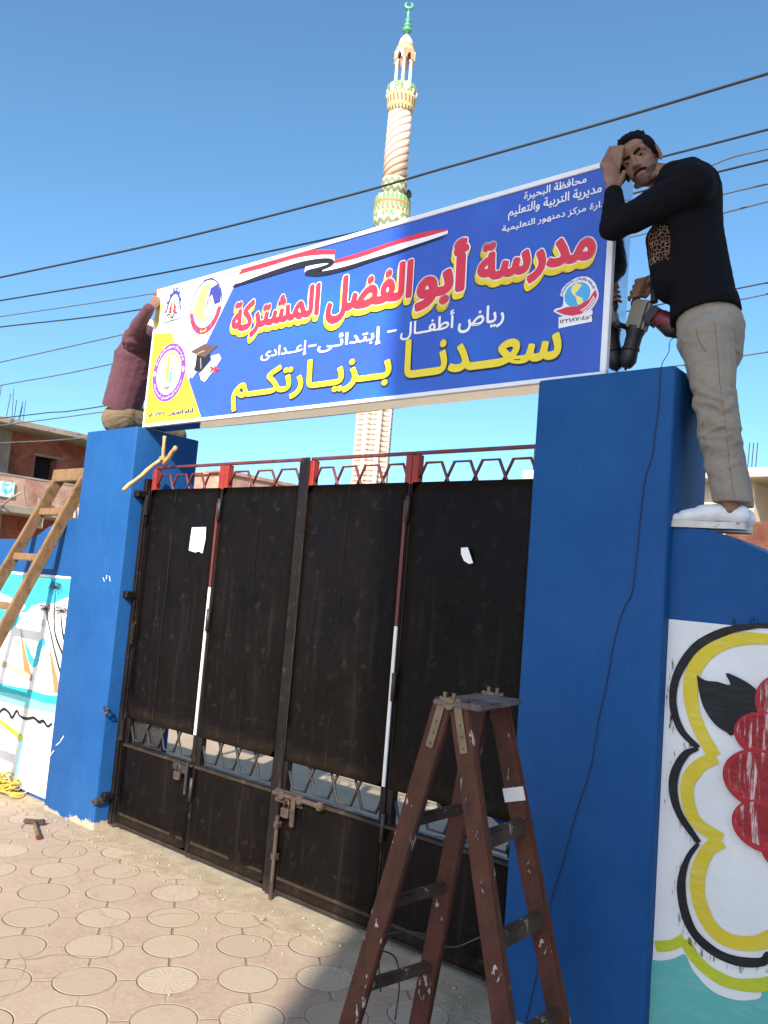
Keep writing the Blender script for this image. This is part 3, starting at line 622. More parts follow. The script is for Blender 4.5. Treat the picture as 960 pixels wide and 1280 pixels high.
# ------------------------------------------------------------------ the metal gate: four leaves
GY = 0.14
def leaf(x0, x1, label, white=None, red=None, top_red='', cover=None, seams=()):
    r = empty('gate_leaf', ((x0 + x1) / 2, GY, 0.025), label, 'gate leaf', 'black sheet metal gate leaves', 'thing')
    y0, y1 = GY - 0.02, GY + 0.02
    f = MB(); s = 0.036
    f.box(x0, x0 + s, y0, y1, 0.025, 2.285, 0.003, 1); f.box(x1 - s, x1, y0, y1, 0.025, 2.285, 0.003, 1)
    for z in (0.03, 0.505, 0.70): f.box(x0 + s, x1 - s, y0 + .004, y1 - .004, z, z + 0.034, 0.002, 1)
    f.build('leaf_frame', GATE, r)
    def sheet(z0, z1, seed):
        m = MB(); nx, nz = 14, 26; V = {}
        for i in range(nx + 1):
            for j in range(nz + 1):
                x = x0 + s * .3 + (x1 - x0 - s * .6) * i / nx; z = z0 + (z1 - z0) * j / nz
                e = min(i, nx - i, j, nz - j); d = (fbm((x * 1.6 + seed, 0, z * 1.2), 1.5, 2)) * 0.022 * min(1, e / 3)
                V[i, j] = m.bm.verts.new((x, y0 - 0.003 + d, z))
        for i in range(nx):
            for j in range(nz): m.bm.faces.new((V[i, j], V[i + 1, j], V[i + 1, j + 1], V[i, j + 1]))
        bmesh.ops.solidify(m.bm, geom=m.bm.faces[:], thickness=0.003)
        return m.build('sheet_panel', GATE, r, True)
    sheet(0.694, 2.148, x0); sheet(0.05, 0.522, x0 + 9)
    # weld seams and edge strips on the sheets
    w_ = MB()
    for sx in seams:
        pts = [Vector((sx + 0.004 * math.sin(z * 9 + sx), y0 - 0.0065, z)) for z in np.linspace(0.72, 2.13, 24)]; w_.tube(pts, 0.0022, 5)
    if seams: w_.build('weld_seam', GATE, r)
    w_ = MB(); w_.box(x0 + s, x1 - s, y0 - 0.008, y0 - 0.004, 0.10, 0.116, 0.001, 1); w_.build('kick_strip', GATE, r)
    w_ = MB(); w_.box(x0 + s * .2, x1 - s * .2, y0 - 0.012, y0 + 0.01, 0.516, 0.532, 0.003, 1); w_.build('panel_lip', GATE, r)
    # honeycomb bars above and below the sheets
    for zt, zb, nm in ((2.245, 2.03, 0), (0.562, 0.80, 1)):
        h = MB(); per = 0.205 if nm == 0 else 0.185; k_ = int((x1 - x0 - 2 * s) / per) + 1; per = (x1 - x0 - 2 * s) / k_
        for i in range(k_):
            c = x0 + s + per * (i + .5); yy = GY - 0.002 + 0.005 * (i % 2)
            L, Rr = c - .92 * per, c + .92 * per; tl = max(0, (x0 + s - L) / (.64 * per)); tr = max(0, (Rr - x1 + s) / (.64 * per))
            pts = [(L + tl * .64 * per, yy, zb + (zt - zb) * tl), (c - .28 * per, yy, zt), (c + .28 * per, yy, zt), (Rr - tr * .64 * per, yy, zb + (zt - zb) * tr)]
            h.tube(pts, 0.0075, 6)
        h.build('honeycomb_bars', MAROON if nm == 0 else DARKM, r, True)
    t = MB(); t.box(x0, x1, y0 + .008, y1 - .008, 2.287, 2.303, 0.002, 1); t.build('top_bar', MAROON, r)
    if 'l' in top_red: m = MB(); m.box(x0 - .001, x0 + s + .001, y0 - .002, y1, 2.14, 2.284, 0.002, 1); m.build('red_stile_end', REDP, r)
    if 'r' in top_red: m = MB(); m.box(x1 - s - .001, x1 + .001, y0 - .002, y1, 2.14, 2.284, 0.002, 1); m.build('red_stile_end', REDP, r)
    if red: m = MB(); m.box(red[0], red[0] + .018, y0 - .009, y0 - .0035, red[1], red[2]); m.build('red_strip', MAROON, r)
    if white: m = MB(); m.box(white[0], white[0] + .018, y0 - .010, y0 - .0035, white[1], white[2]); m.build('white_strip', WHITEP, r)
    if cover: m = MB(); m.box(cover[0], cover[1], y1 - .006, y1 - .002, .50, .72); m.build('backing_plate', DARKM, r)
    return r
LA = leaf(0.085, 0.800, 'black gate leaf next to the sunlit pillar with a white paper note', white=(0.776, 0.70, 1.555), red=(0.776, 1.555, 2.06), top_red='lr', cover=(0.12, 0.42), seams=(0.36,))
LB = leaf(0.806, 1.478, 'sunlit black gate leaf without paper, between bare strip and padlock', top_red='l', seams=(1.16,))
LC = leaf(1.520, 2.225, 'black gate leaf with the rusty slide bolt and padlock', white=(2.203, 0.70, 1.45), red=(2.203, 1.45, 2.06), top_red='lr', seams=(1.83,))
LD = leaf(2.231, 2.945, 'shaded black gate leaf beside the dark pillar with torn paper scrap', top_red='l', seams=())
# centre flat bar covering the meeting of the leaves, hinges, bolt, padlocks
b = MB(); b.box(1.462, 1.528, GY - 0.032, GY - 0.0225, 0.02, 2.30, 0.003, 1); b.build('cover_bar', GATE, LB)
b = MB()
for zz in (1.95, 1.30, 0.33): b = MB(); b.tube([(0.803, GY - .03, zz), (0.803, GY - .03, zz + .13)], 0.012, 8); b.build('hinge', DARKM, LB, True)
b = MB()
for zz in (1.95, 1.10, 0.45): b = MB(); b.tube([(2.228, GY - .03, zz), (2.228, GY - .03, zz + .13)], 0.012, 8); b.build('hinge', DARKM, LD, True)
# wall brackets and the fixed angle iron on the left pillar
b = MB(); b.box(0.030, 0.062, GY - 0.045, GY + 0.01, 0.03, 2.22, 0.003, 1); b.box(0.0635, 0.083, GY - 0.03, GY - 0.012, 0.04, 2.16)
for zz in (2.09, 1.44, 0.18): b.box(-0.0, 0.07, -0.02 + GY - .09, GY - .02, zz, zz + 0.045, 0.006, 1); 
for zz in (1.98, 1.15, 0.55): b.tube([(0.074, GY - .035, zz), (0.074, GY - .035, zz + .13)], 0.013, 8)
b.build('hinge_post', GATE, LA)
b = MB(); b.box(0.018, 0.05, -0.015, 0.05, 0.16, 0.195, 0.008, 2); b.tube([(0.034, -0.03, 0.178), (0.034, 0.0, 0.178)], 0.012, 8); b.build('hinge_stub', IRON, LA)
# mortar daub on the pillar round the hinge
b = MB()
# padlock + hasp on the first leaf
def padlock(c, label):
    r = empty('padlock', c, label, 'padlock', 'padlocks on the gate')
    c = Vector(c); m = MB(); m.box(c.x - .028, c.x + .028, c.y - .014, c.y + .010, c.z - .03, c.z + .018, 0.006, 2); m.build('lock_case', IRON, r)
    m = MB(); m.tube([c + Vector((-.017, 0, .01)), c + Vector((-.017, 0, .045)), c + Vector((-.010, 0, .058)), c + Vector((.010, 0, .058)), c + Vector((.017, 0, .045)), c + Vector((.017, 0, .01))], 0.0045, 6); m.build('shackle', IRON, r, True); return r
p = on_y(222, 968, GY - .045)
b = MB(); b.beam((p.x - .06, p.y + .012, p.z + .045), (p.x + .07, p.y + .012, p.z + .03), 0.018, 0.045, bevel=.004); b.tube([(p.x + .07, p.y + .01, p.z - .10), (p.x + .07, p.y + .01, p.z + .08)], .010, 8); b.build('hasp', DARKM, LA)
padlock((p.x, p.y, p.z + .0), 'small padlock hanging from the hasp of the paper note leaf')
bz_ = on_y(375, 1000, GY - .04).z
b = MB(); b.tube([(1.50, GY - .045, bz_ + .0), (1.86, GY - .045, bz_ + .0)], 0.013, 8); b.box(1.50, 1.70, GY - .036, GY - .0245, bz_ - .045, bz_ + .022, .003, 1)
for xx in (1.55, 1.68, 1.82): b.box(xx, xx + .03, GY - .062, GY - .03, bz_ - .02, bz_ + .02, .004, 1)
b.box(1.645, 1.675, GY - .066, GY - .050, bz_ - .14, bz_ + .01, .006, 1); b.build('slide_bolt', IRON, LC)
b = MB(); b.tube([(1.545, GY - .045, 0.0), (1.545, GY - .045, 0.42)], 0.011, 8); b.box(1.53, 1.56, GY - .055, GY - .026, .20, .23); b.box(1.53, 1.56, GY - .055, GY - .026, .36, .39); b.build('drop_rod', IRON, LC)
padlock((1.605, GY - .05, bz_ - .075), 'rusty padlock below the slide bolt at mid gate')
# paper note and torn scrap
def sheet_paper(name, pts, y, label, amp=.004):
    m = MB(); v = [Vector((q.x, y - abs(fbm((q.x * 9, 3, q.z * 9), 1.0)) * amp, q.z)) for q in pts]
    m.slab(v, (0, -0.0008, 0)); return setp(m.build(name, PAPER), label, 'paper', 'papers stuck on the gate')
yp = GY - 0.036
Z2 = lambda x, y: on_y(120 + x * .3125, 540 + y * .3125, yp)
sheet_paper('paper_note', [Z2(385, 382), Z2(441, 381), Z2(438, 430), Z2(426, 486), Z2(412, 478), Z2(398, 482), Z2(372, 474), Z2(378, 428)], yp, 'white paper notice with a ragged lower edge on the first leaf')
Z3 = lambda x, y: on_y(360 + x * .354, 520 + y * .354, yp)
sheet_paper('paper_scrap', [Z3(612, 466), Z3(636, 464), Z3(645, 492), Z3(654, 520), Z3(640, 523), Z3(622, 512), Z3(612, 488)], yp, 'small torn scrap of white paper on the shaded gate leaf')

# ------------------------------------------------------------------ the school sign
SX0, SX1, SZ0, SZ1, SY0, SY1 = 0.003, 3.247, 2.553, 3.487, 0.06, 0.225
def S(x, y): q = on_y(x, y, SY0); return (q.x, q.z)
def print_mat(name, c, var=0.05, rough=0.32):
    k = NT(name); co = k.coord(); n1 = k.noise(1.2, 3, 0.5, co); col = k.mix(k.ramp(n1, 0.3, 0.7), tuple(x * (1 - var) for x in c), tuple(min(1, x * (1 + var)) for x in c))
    wv = k.noise(1.0, 3, 0.5, k.coord((5.5, 1, 0.25)))
    return k.set(col, rough, k.bump(wv, 0.30, 0.03), spec=0.35)
def mat_print_blue():
    """blue ground of the print: soft slanting lighter facets are part of the artwork"""
    k = NT('print_blue'); co = k.coord((0.9, 1, 1.2), rot=(0, rad(35), 0)); v = k.n('ShaderNodeTexVoronoi', feature='F1', distance='MANHATTAN'); v.inputs['Scale'].default_value = 1.7; k.l(co, v.inputs['Vector'])
    col = k.mix(k.ramp(v.outputs['Distance'], 0.05, 0.75), (0.028, 0.165, 0.60), (0.042, 0.105, 0.48))
    col = k.mix(k.math('MULTIPLY', k.ramp(k.noise(1.3, 2, 0.5, k.coord((1, 1, 1))), 0.42, 0.7), 0.5), col, (0.024, 0.082, 0.44))
    return k.set(col, 0.3, k.bump(k.noise(1.0, 3, 0.5, k.coord((6.5, 1, 0.25))), 0.30, 0.03), spec=0.4)
PB = mat_print_blue(); PW = print_mat('print_white', (0.84, 0.84, 0.84)); PY = print_mat('print_yellow', (0.84, 0.66, 0.035)); PR = print_mat('print_red', (0.66, 0.040, 0.065))
PK = print_mat('print_black', (0.02, 0.018, 0.024)); PPU = print_mat('print_purple', (0.22, 0.06, 0.42)); PNV = print_mat('print_navy', (0.05, 0.055, 0.26)); PTA = print_mat('print_tan', (0.72, 0.47, 0.17))
PSK = print_mat('print_sky', (0.09, 0.40, 0.72)); PCR = print_mat('print_cream', (0.86, 0.78, 0.22)); POR = print_mat('print_orange', (0.78, 0.34, 0.05)); PGY = print_mat('print_grey', (0.28, 0.25, 0.27)); PBR = print_mat('print_brown', (0.11, 0.07, 0.065))
k = NT('polished_sign_metal'); MIR = k.set((0.80, 0.80, 0.80), 0.07, k.bump(k.noise(2.0, 3, 0.5, k.coord((1.2, 1, 2.5))), 0.12, 0.03), 1.0)
FRM = plain('white_sign_frame', (0.80, 0.80, 0.80), 0.35, 0.03, 8)
sgn = empty('school_sign', ((SX0 + SX1) / 2, (SY0 + SY1) / 2, SZ0), 'long blue school name sign with Arabic lettering standing on both pillars', 'sign', kind='thing')
b = MB(); b.box(SX0 + .003, SX1 - .003, SY0 + .006, SY1, SZ0 + .003, SZ1 - .003, .003, 1); b.build('sign_box', MIR, sgn)
b = MB(); fy0, fy1 = SY0 - .008, SY0 + .02
b.box(SX0, SX1, fy0, fy1, SZ1 - .024, SZ1, .002, 1); b.box(SX0, SX1, fy0, fy1, SZ0, SZ0 + .020, .002, 1); b.box(SX0, SX0 + .014, fy0, fy1, SZ0 + .0205, SZ1 - .0245, .002, 1); b.box(SX1 - .028, SX1, fy0, fy1, SZ0 + .0205, SZ1 - .0245, .002, 1)
b.build('sign_frame', FRM, sgn)
u0, u1, v0, v1 = SX0 + .012, SX1 - .026, SZ0 + .018, SZ1 - .022
pf = Paint(SY0); pf.poly([(u0, v0), (u1, v0), (u1, v1), (u0, v1)], 0, 0)
tp = (S(303, 336)[0], v1); dg_ = S(236, 475); bt = (S(252, 522)[0], v0)
pf.poly([(u0, v0), bt, dg_, tp, (u0, v1)], 1, 1)
pf.poly([(u0, v0), bt, dg_, S(217.5, 426), S(215, 416), S(196, 417.5), (u0, S(196, 417)[1])], 2, 2)
pf.poly([(u0, S(197, 372)[1]), S(198, 371), S(201, 378), S(202, 386), S(197, 410), (u0, S(197, 412)[1])], 2, 2)
pf.stroke([S(208, 505), S(225, 503), S(246, 500)], [0.0, .016, .004], 3, 3)
pf.build('printed_face', [PB, PW, PY, POR], sgn)
# flag ribbon across the top
_a = lambda x, y: S(260 + x * .2708, 300 + y * .2708); _b = lambda x, y: S(400 + x * .3125, 250 + y * .3125)
fr = Paint(SY0)
fr.poly([_a(142, 160)] + [tuple(p) for p in smooth_line([_a(158, 137), _a(260, 100), _a(400, 60), _a(500, 46), _a(592, 48)], 5)] + [_a(590, 70)] + [tuple(p) for p in smooth_line([_a(586, 70), _a(500, 72), _a(400, 88), _a(270, 128), _a(145, 164)], 5)][:-1], 0, 4)
fr.poly([tuple(p) for p in smooth_line([_a(118, 206), _a(145, 164), _a(270, 128), _a(400, 88), _a(500, 72), _a(588, 70)], 5)] + [tuple(p) for p in smooth_line([_a(586, 96), _a(500, 94), _a(400, 116), _a(270, 158), _a(122, 208)], 5)][:-1], 1, 5)
fr.stroke([_a(118, 216), _a(260, 168), _a(400, 124), _a(500, 102), _a(562, 98), _a(574, 112), _a(530, 132), _a(462, 150), _a(452, 156)], [.014, .03, .036, .030, .026, .024, .026, .012], 2, 6)
fr.poly([tuple(p) for p in smooth_line([_a(452, 126), _a(520, 104), _a(582, 98)], 4)] + [_a(560, 118), _a(500, 140), _a(448, 152)], 1, 5)
fr.poly([tuple(p) for p in smooth_line([_a(590, 92), _b(160, 212), _b(300, 165), _b(420, 129), _b(512, 118)], 5)] + [tuple(p) for p in smooth_line([_b(512, 126), _b(440, 145), _b(300, 183), _b(150, 235), _b(40, 258)], 5)], 0, 4.5)
fr.poly([tuple(p) for p in smooth_line([_b(20, 265), _b(150, 235), _b(300, 183), _b(440, 145), _b(514, 124)], 5)] + [tuple(p) for p in smooth_line([_b(514, 136), _b(440, 162), _b(300, 208), _b(150, 258), _b(10, 290)], 5)], 1, 5.5)
fr.stroke([_a(452, 158), _a(520, 158), _b(100, 276), _b(200, 244), _b(300, 213), _b(440, 168), _b(500, 148)], [.018, .026, .022, .016, .010, .003], 2, 5.8)
fr.build('flag_ribbon', [PR, PW, PK], sgn)
# headline: مدرسة أبو الفضل المشتركة
hd = Paint(SY0)
def head(s, l, r, t, bo, off=.050):
    uL, uR, vT, vB = l[0], r[0], t[1], bo[1]
    uL += .022; uR -= .016; vT -= .016; vB += .038
    L = [(off + .036, -.011, -.031, 2, 2.4), (off + .026, -.009, -.028, 1, 3.2), (off + .026, -.006, -.019, 1, 4.0), (off + .026, -.003, -.010, 1, 4.8), (off + .024, 0, 0, 3, 5.6), (off, 0, 0, 0, 6.6)]
    word(hd, s, uL, uR, vB, vT, L)
head('المشتركة', _a(100, 440), _a(522, 300), _a(512, 193), _a(240, 465))
head('الفضل', _a(533, 400), _a(952, 200), _a(945, 86), _a(575, 412))
head('أبو', _b(374, 440), _b(597, 250), _b(575, 150), _b(500, 448))
_c = lambda x, y: S(460 + x * .3542, 180 + y * .3542)
head('مدرسة', _c(378, 490), _c(813, 330), _c(705, 279), _c(570, 515))
hd.build('headline_lettering', [PR, PY, PK, PW], sgn)
# greeting: سعدنا بزيارتكم
gr = Paint(SY0)
def greet(s, l, r, t, bo, off=.032):
    uL, uR, vT, vB = l[0] + .008, r[0] - .008, t[1] - .008, bo[1] + .008
    word(gr, s, uL, uR, vB, vT, [(off + .016, 0, -.004, 1, 4), (off, 0, 0, 0, 5.4)])
greet('سعــدنــا', _c(125, 830), _c(686, 700), _c(262, 672), S(506, 474))
_d = lambda x, y: S(280 + x * .2292, 420 + y * .2292)
greet('بــزيــارتكــم', _d(44, 330), _d(918, 160), _d(735, 86), _d(620, 349))
gr.build('greeting_lettering', [PY, PK], sgn)
# small lines
sm = Paint(SY0)
def small(s, l, r, t, bo, mi=0, off=.020, n=4, raw=False): word(sm, s, S(*l)[0], S(*r)[0], S(*bo)[1], S(*t)[1], [(off, 0, 0, mi, n)], raw)
_e = lambda x, y: (600 + x * .1875, 200 + y * .1875); _c2 = lambda x, y: (460 + x * .3542, 180 + y * .3542); _a2 = lambda x, y: (260 + x * .2708, 300 + y * .2708)
small('محافظة البحيرة', _e(297, 262), _e(712, 140), _e(475, 165), _e(310, 276))
small('مديرية التربية والتعليم', _e(190, 390), _e(813, 210), _e(585, 215), _e(200, 405))
q0, q1 = _e(150, 480), _e(862, 265); small('إدارة مركز دمنهور التعليمية', q0, q1, _e(375, 385), _e(160, 495))
small('رياض', _c2(320, 650), _c2(482, 600), _c2(345, 588), _c2(470, 645)); small('أطفــال', _c2(116, 680), _c2(305, 620), _c2(296, 588), _c2(135, 692))
small('إبتدائـى', _a2(508, 520), _a2(800, 430), _a2(795, 398), _a2(520, 527)); small('إعــدادى', _a2(246, 550), _a2(457, 500), _a2(452, 465), _a2(258, 563))
for c, hw in ((_c2(86, 661), .030), (_a2(484, 489), .030)):
    u, v = S(*c); sm.stroke([(u - hw, v), (u + hw, v)], .011, 0, 4, 1)
_f = lambda x, y: (170 + x * .125, 430 + y * .125)
small('الرقم التعريفى :', _f(330, 700), _f(578, 660), _f(480, 655), _f(350, 728), 1, .05); small('١٨٠٠٢٧٦', _f(132, 720), _f(282, 690), _f(275, 678), _f(140, 730), 1, .05, raw=True)
sm.build('small_lettering', [PW, PNV], sgn)
# emblems
_g = lambda x, y: S(180 + x * .125, 330 + y * .125)
em = Paint(SY0); c = _g(285, 490); 
em.ring(c[0] + .008, c[1], .078, .150, .014, 2, 3, 10, 172)
for a in range(6, 180, 24):
    x, y = c[0] + .008 + .082 * math.cos(rad(a)), c[1] + .158 * math.sin(rad(a)); em.ell(x, y, .0085, .013, 2, 3.5, k=6)
em.ell(c[0], c[1] + .075, .014, .035, 4, 3.2)
for s_ in (-1, 1):
    for i, (dx_, dy_) in enumerate(((.016, .075), (.027, .05), (.032, .022))): em.poly([(c[0] + s_ * .004, c[1] - .012 + i * .006), (c[0] + s_ * dx_, c[1] + dy_), (c[0] + s_ * (dx_ + .012), c[1] + dy_ - .018)], 0, 4 + i * .4)
    em.stroke([(c[0], c[1] - .034), (c[0] + s_ * .03, c[1] - .006), (c[0] + s_ * .062, c[1] - .012)], .008, 1, 5); em.stroke([(c[0], c[1] - .05), (c[0] + s_ * .03, c[1] - .026), (c[0] + s_ * .066, c[1] - .034)], .004, 1, 5)
em.stroke([(c[0] - .088, c[1] - .058), (c[0] + .092, c[1] - .05)], .006, 2, 4, 1)
arc = [(c[0] - .09, c[1] - .10), (c[0] + .085, c[1] - .085)]
word(em, 'محافظة البحيرة', c[0] - .085, c[0] + .085, c[1] - .105, c[1] - .072, [(0, 0, 0, 3, 3)])
em.build('gear_emblem', [PR, PK, PNV, PGY, PCR], sgn)
em = Paint(SY0); c = _g(622, 425); ru, rv = abs(_g(780, 380)[0] - _g(465, 440)[0]) / 2, .178
em.ell(*c, ru, rv, 1, 3); em.ring(*c, ru, rv, .009, 0, 4, 0, 200); em.ring(*c, ru, rv, .036, 2, 4.3, 190, 352)
em.poly([(c[0] - ru * .78, c[1] - rv * .22), (c[0] - ru * .72, c[1] + rv * .25), (c[0] - ru * .35, c[1] + rv * .75), (c[0] + ru * .25, c[1] + rv * .86), (c[0] + ru * .05, c[1] + rv * .45), (c[0] - ru * .05, c[1] - rv * .2), (c[0] - ru * .3, c[1] - rv * .5)], 3, 4.6)
em.poly([(c[0] + ru * .9, c[1] + rv * .02), (c[0] + ru * .55, c[1] - rv * .02), (c[0] + ru * .32, c[1] + rv * .38), (c[0] + ru * .12, c[1] + rv * .28), (c[0] + ru * .2, c[1] + rv * .62), (c[0] + ru * .62, c[1] + rv * .72), (c[0] + ru * .9, c[1] + rv * .38)], 0, 4.8)
em.stroke([(c[0] + ru * .12, c[1] + rv * .3), (c[0] + ru * .06, c[1] - rv * .1)], .010, 0, 4.9, 1)
em.ell(c[0] - ru * .05, c[1] - rv * .45, ru * .3, rv * .12, 4, 4.7)
for s_, yy in ((-.86, -.35), (.84, -.3), (-.5, -.84), (.5, -.8)): em.ell(c[0] + ru * s_ * .92, c[1] + rv * yy * .95, .012, .018, 5, 5.2, k=8)
word(em, 'البحيرة', c[0] - .030, c[0] + .030, c[1] - rv * .95, c[1] - rv * .80, [(.02, 0, 0, 4, 5.3)])
em.build('oval_emblem', [PNV, PW, PR, PTA, PCR, PPU], sgn)
f_ = lambda x, y: S(170 + x * .125, 430 + y * .125)
em = Paint(SY0); c = f_(331, 286); ru, rv = abs(f_(496, 230)[0] - f_(165, 330)[0]) / 2, .192
em.ell(*c, ru, rv, 0, 3); em.ell(*c, ru * .74, rv * .76, 1, 3.6); em.ring(c[0], c[1] + rv * .02, ru * .66, rv * .68, .014, 2, 4, 20, 165)
em.poly([(c[0] - .028, c[1] + rv * .38), (c[0] - .010, c[1] + rv * .42), (c[0] + .004, c[1] + rv * .1), (c[0] - .004, c[1] - rv * .45), (c[0] - .022, c[1] - rv * .3), (c[0] - .03, c[1])], 2, 4.2); em.ell(c[0] - .012, c[1] + rv * .48, .014, .022, 2, 4.4)
em.poly([(c[0] + .014, c[1] - rv * .02), (c[0] + .034, c[1] + rv * .02), (c[0] + .032, c[1] - rv * .34), (c[0] + .014, c[1] - rv * .4)], 3, 4.2); em.ell(c[0] + .026, c[1] + rv * .12, .009, .016, 3, 4.4)
for s_ in (-1, 1):
    for i in range(3): em.stroke([(c[0], c[1] - rv * .56 + i * .004), (c[0] + s_ * (.03 + .011 * i), c[1] - rv * .46), (c[0] + s_ * (.036 + .014 * i), c[1] + rv * (.22 - .14 * i))], .0035, 4, 4.5, 2)
    em.ell(c[0] + s_ * ru * .87, c[1] + rv * .03, .012, .02, 5, 4.6, k=6)
arc_word(em, 'إدارة مركز دمنهور التعليمية', *c, ru * .80, rv * .82, 160, 22, ru * .13, 1, 4.6, .015); arc_word(em, 'مدرسة أبو الفضل المشتركة', *c, ru * .93, rv * .93, 202, 338, ru * .13, 1, 4.6, .015, True)
em.build('ring_emblem', [PPU, PW, POR, PSK, PK, PCR], sgn)
# graduation cap with a rolled diploma
em = Paint(SY0); f_ = lambda x, y: S(170 + x * .125, 430 + y * .125)
em.poly([f_(548, 80), f_(690, 0), f_(822, 20), f_(690, 138)], 0, 4.4); em.poly([f_(612, 110), f_(690, 138), f_(742, 70), f_(745, 150), f_(672, 260), f_(640, 275), f_(590, 268)], 1, 4)
em.stroke([f_(650, 140), f_(655, 250)], .010, 3, 4.2, 1); em.stroke([f_(690, 70), f_(600, 120), f_(585, 270)], .006, 4, 5, 2); em.poly([f_(580, 265), f_(612, 280), f_(570, 345), f_(552, 335)], 2, 5)
em.poly([f_(640, 300), f_(760, 165), f_(752, 125), f_(835, 100), f_(858, 150), f_(780, 270), f_(690, 382), f_(655, 360)], 2, 4.6)
for a in range(5): em.stroke([f_(785, 255), f_(785 + 55 * math.cos(a * 1.26), 255 + 45 * math.sin(a * 1.26))], [.006, .018, .004], 5, 5.4, 2)
em.build('graduation_cap_print', [PBR, PK, PW, PGY, POR, PR], sgn)
# printer's mark: globe carried by a red hand with the telephone number
em = Paint(SY0); h_ = lambda x, y: S(670 + x * .1042, 330 + y * .1042)
oc = smooth_line([h_(290, 385), h_(325, 290), h_(420, 205), h_(520, 160), h_(620, 158), h_(700, 215), h_(740, 300), h_(755, 370), h_(735, 450), h_(660, 560), h_(560, 625), h_(440, 640), h_(330, 630), h_(220, 575), h_(240, 540), h_(320, 510), h_(335, 400)], 4)
em.poly([tuple(p) for p in oc], 1, 3); c = h_(500, 372); ru, rv = abs(h_(655, 330)[0] - h_(345, 400)[0]) / 2, abs(h_(500, 228)[1] - h_(500, 520)[1]) / 2
em.ell(*c, ru, rv, 2, 4); em.poly([h_(440, 270), h_(490, 235), h_(560, 250), h_(530, 300), h_(490, 345), h_(470, 365), h_(500, 385), h_(560, 410), h_(575, 460), h_(540, 500), h_(500, 480), h_(485, 405), h_(440, 360), h_(425, 320)], 3, 4.6)
em.poly([h_(240, 568), h_(380, 520), h_(500, 515), h_(560, 475), h_(640, 430), h_(690, 350), h_(720, 310), h_(738, 380), h_(700, 470), h_(640, 545), h_(540, 605), h_(440, 625), h_(340, 612)], 0, 5.2)
for i in range(3): em.stroke([h_(540 + 30 * i, 565 + 12 * i), h_(630 + 22 * i, 500 + 14 * i), h_(700 + 12 * i, 390 + 22 * i)], .005, 1, 5.8)
arc_word(em, 'للدعاية والإعلان والمطبوعات', *c, ru * 1.1, rv * 1.1, 178, 12, ru * .30, 4, 4.6, .015)
em.stroke([h_(275, 710), h_(480, 665), h_(680, 625)], .050, 1, 3.4, 2); word(em, '٠١٢٢١٨٧٠٤٥٦', h_(268, 700)[0], h_(688, 620)[0], h_(480, 688)[1], h_(480, 645)[1], [(.03, 0, 0, 5, 4.2)], raw=True)
em.build('globe_emblem', [PR, PW, PSK, PCR, PNV, PBR], sgn)
# ------------------------------------------------------------------ the block across the street whose shadow covers the right half
sx, sy = 1.99 + 0.42 * 13, 0.235 - 0.9075 * 13
BH = 14.2
blk_ = empty('narrow_house', (sx + 2.1, sy + 2, 0), 'tall narrow plastered house across the street casting its shade on the gate', 'building', kind='thing')
b = MB(); b.box(sx, sx + 4.2, sy, sy + 4.0, -0.1, BH - .3); b.build('house_wall', CREAMC, blk_)
b = MB(); b.box(sx, sx + 4.3, sy - .0, sy + 4.1, BH - .298, BH); b.build('roof_slab', CONC, blk_)
for fl in range(4):
    for i in range(2):
        b = MB(); b.box(sx + .6 + i * 1.9, sx + 1.7 + i * 1.9, sy + 3.97, sy + 4.03, 1.0 + fl * 3.2, 2.5 + fl * 3.2); b.build('window', BLACK, blk_)
# ------------------------------------------------------------------ distant buildings
XE, XW = -22.7, -24.3            # balcony edge and house wall of the brick house on the left
zz = lambda x, y: (x * .172, 480 + y * .172)
A1 = on_x(0, 519, XE); A2 = on_x(112, 544.5, XE); roofz = (A1.z + A2.z) / 2
YE = A2.y + 4.5; YS = -6.0
bh = empty('brick_house', (XW - 4, 3, 0), 'unfinished red brick house with concrete slabs and a dark window opening', 'building', kind='thing')
lowz = on_x(*zz(0, 865), XE).z; lowb = on_x(*zz(0, 925), XE).z; parz = on_x(*zz(0, 655), XE).z
wl, wr = on_x(*zz(260, 530), XW), on_x(*zz(415, 545), XW); wt, wb_ = on_x(*zz(330, 530), XW).z, on_x(*zz(330, 705), XW).z
b = MB()  # wall with a real opening
b.box(XW - 8, XW, YS, wl.y, YARD, roofz - .2); b.box(XW - 8, XW, wr.y, YE, YARD, roofz - .2); b.box(XW - 8, XW, wl.y, wr.y, YARD, wb_); b.box(XW - 8, XW, wl.y, wr.y, wt, roofz - .2)
b.build('house_wall', BRICK, bh)
b = MB(); b.box(XW - .5, XW - .45, wl.y, wr.y, wb_, wt); b.build('window', BLACK, bh)
b = MB(); b.box(XW, XW + .06, wl.y - .1, wr.y + .25, wt - .02, wt + .06); b.build('lintel', CONC, bh)
b = MB(); b.box(XW - 8, XE, YS, YE, roofz - .2, roofz, .02, 1); b.build('roof_slab', CONC, bh)
b = MB(); b.box(XW - 8, XE, YS, YE, lowb, lowz, .02, 1); b.build('balcony_slab', CONC, bh)
b = MB(); b.box(XE - .14, XE - .02, YS, YE, lowz, parz); b.build('balcony_parapet', BRICKP, bh)
b = MB(); b.box(XE - .16, XE, YS, YE, parz, parz + .06); b.build('parapet_coping', CONC, bh)
for yy in (YS + .1, on_x(*zz(70, 480), XW + .3).y - .45, YE - .5, -1.5):
    b = MB(); b.box(XW + .002, XW + .35, yy, yy + .45, YARD, roofz - .21); b.build('column', CONC, bh)
rs = random.Random(5)
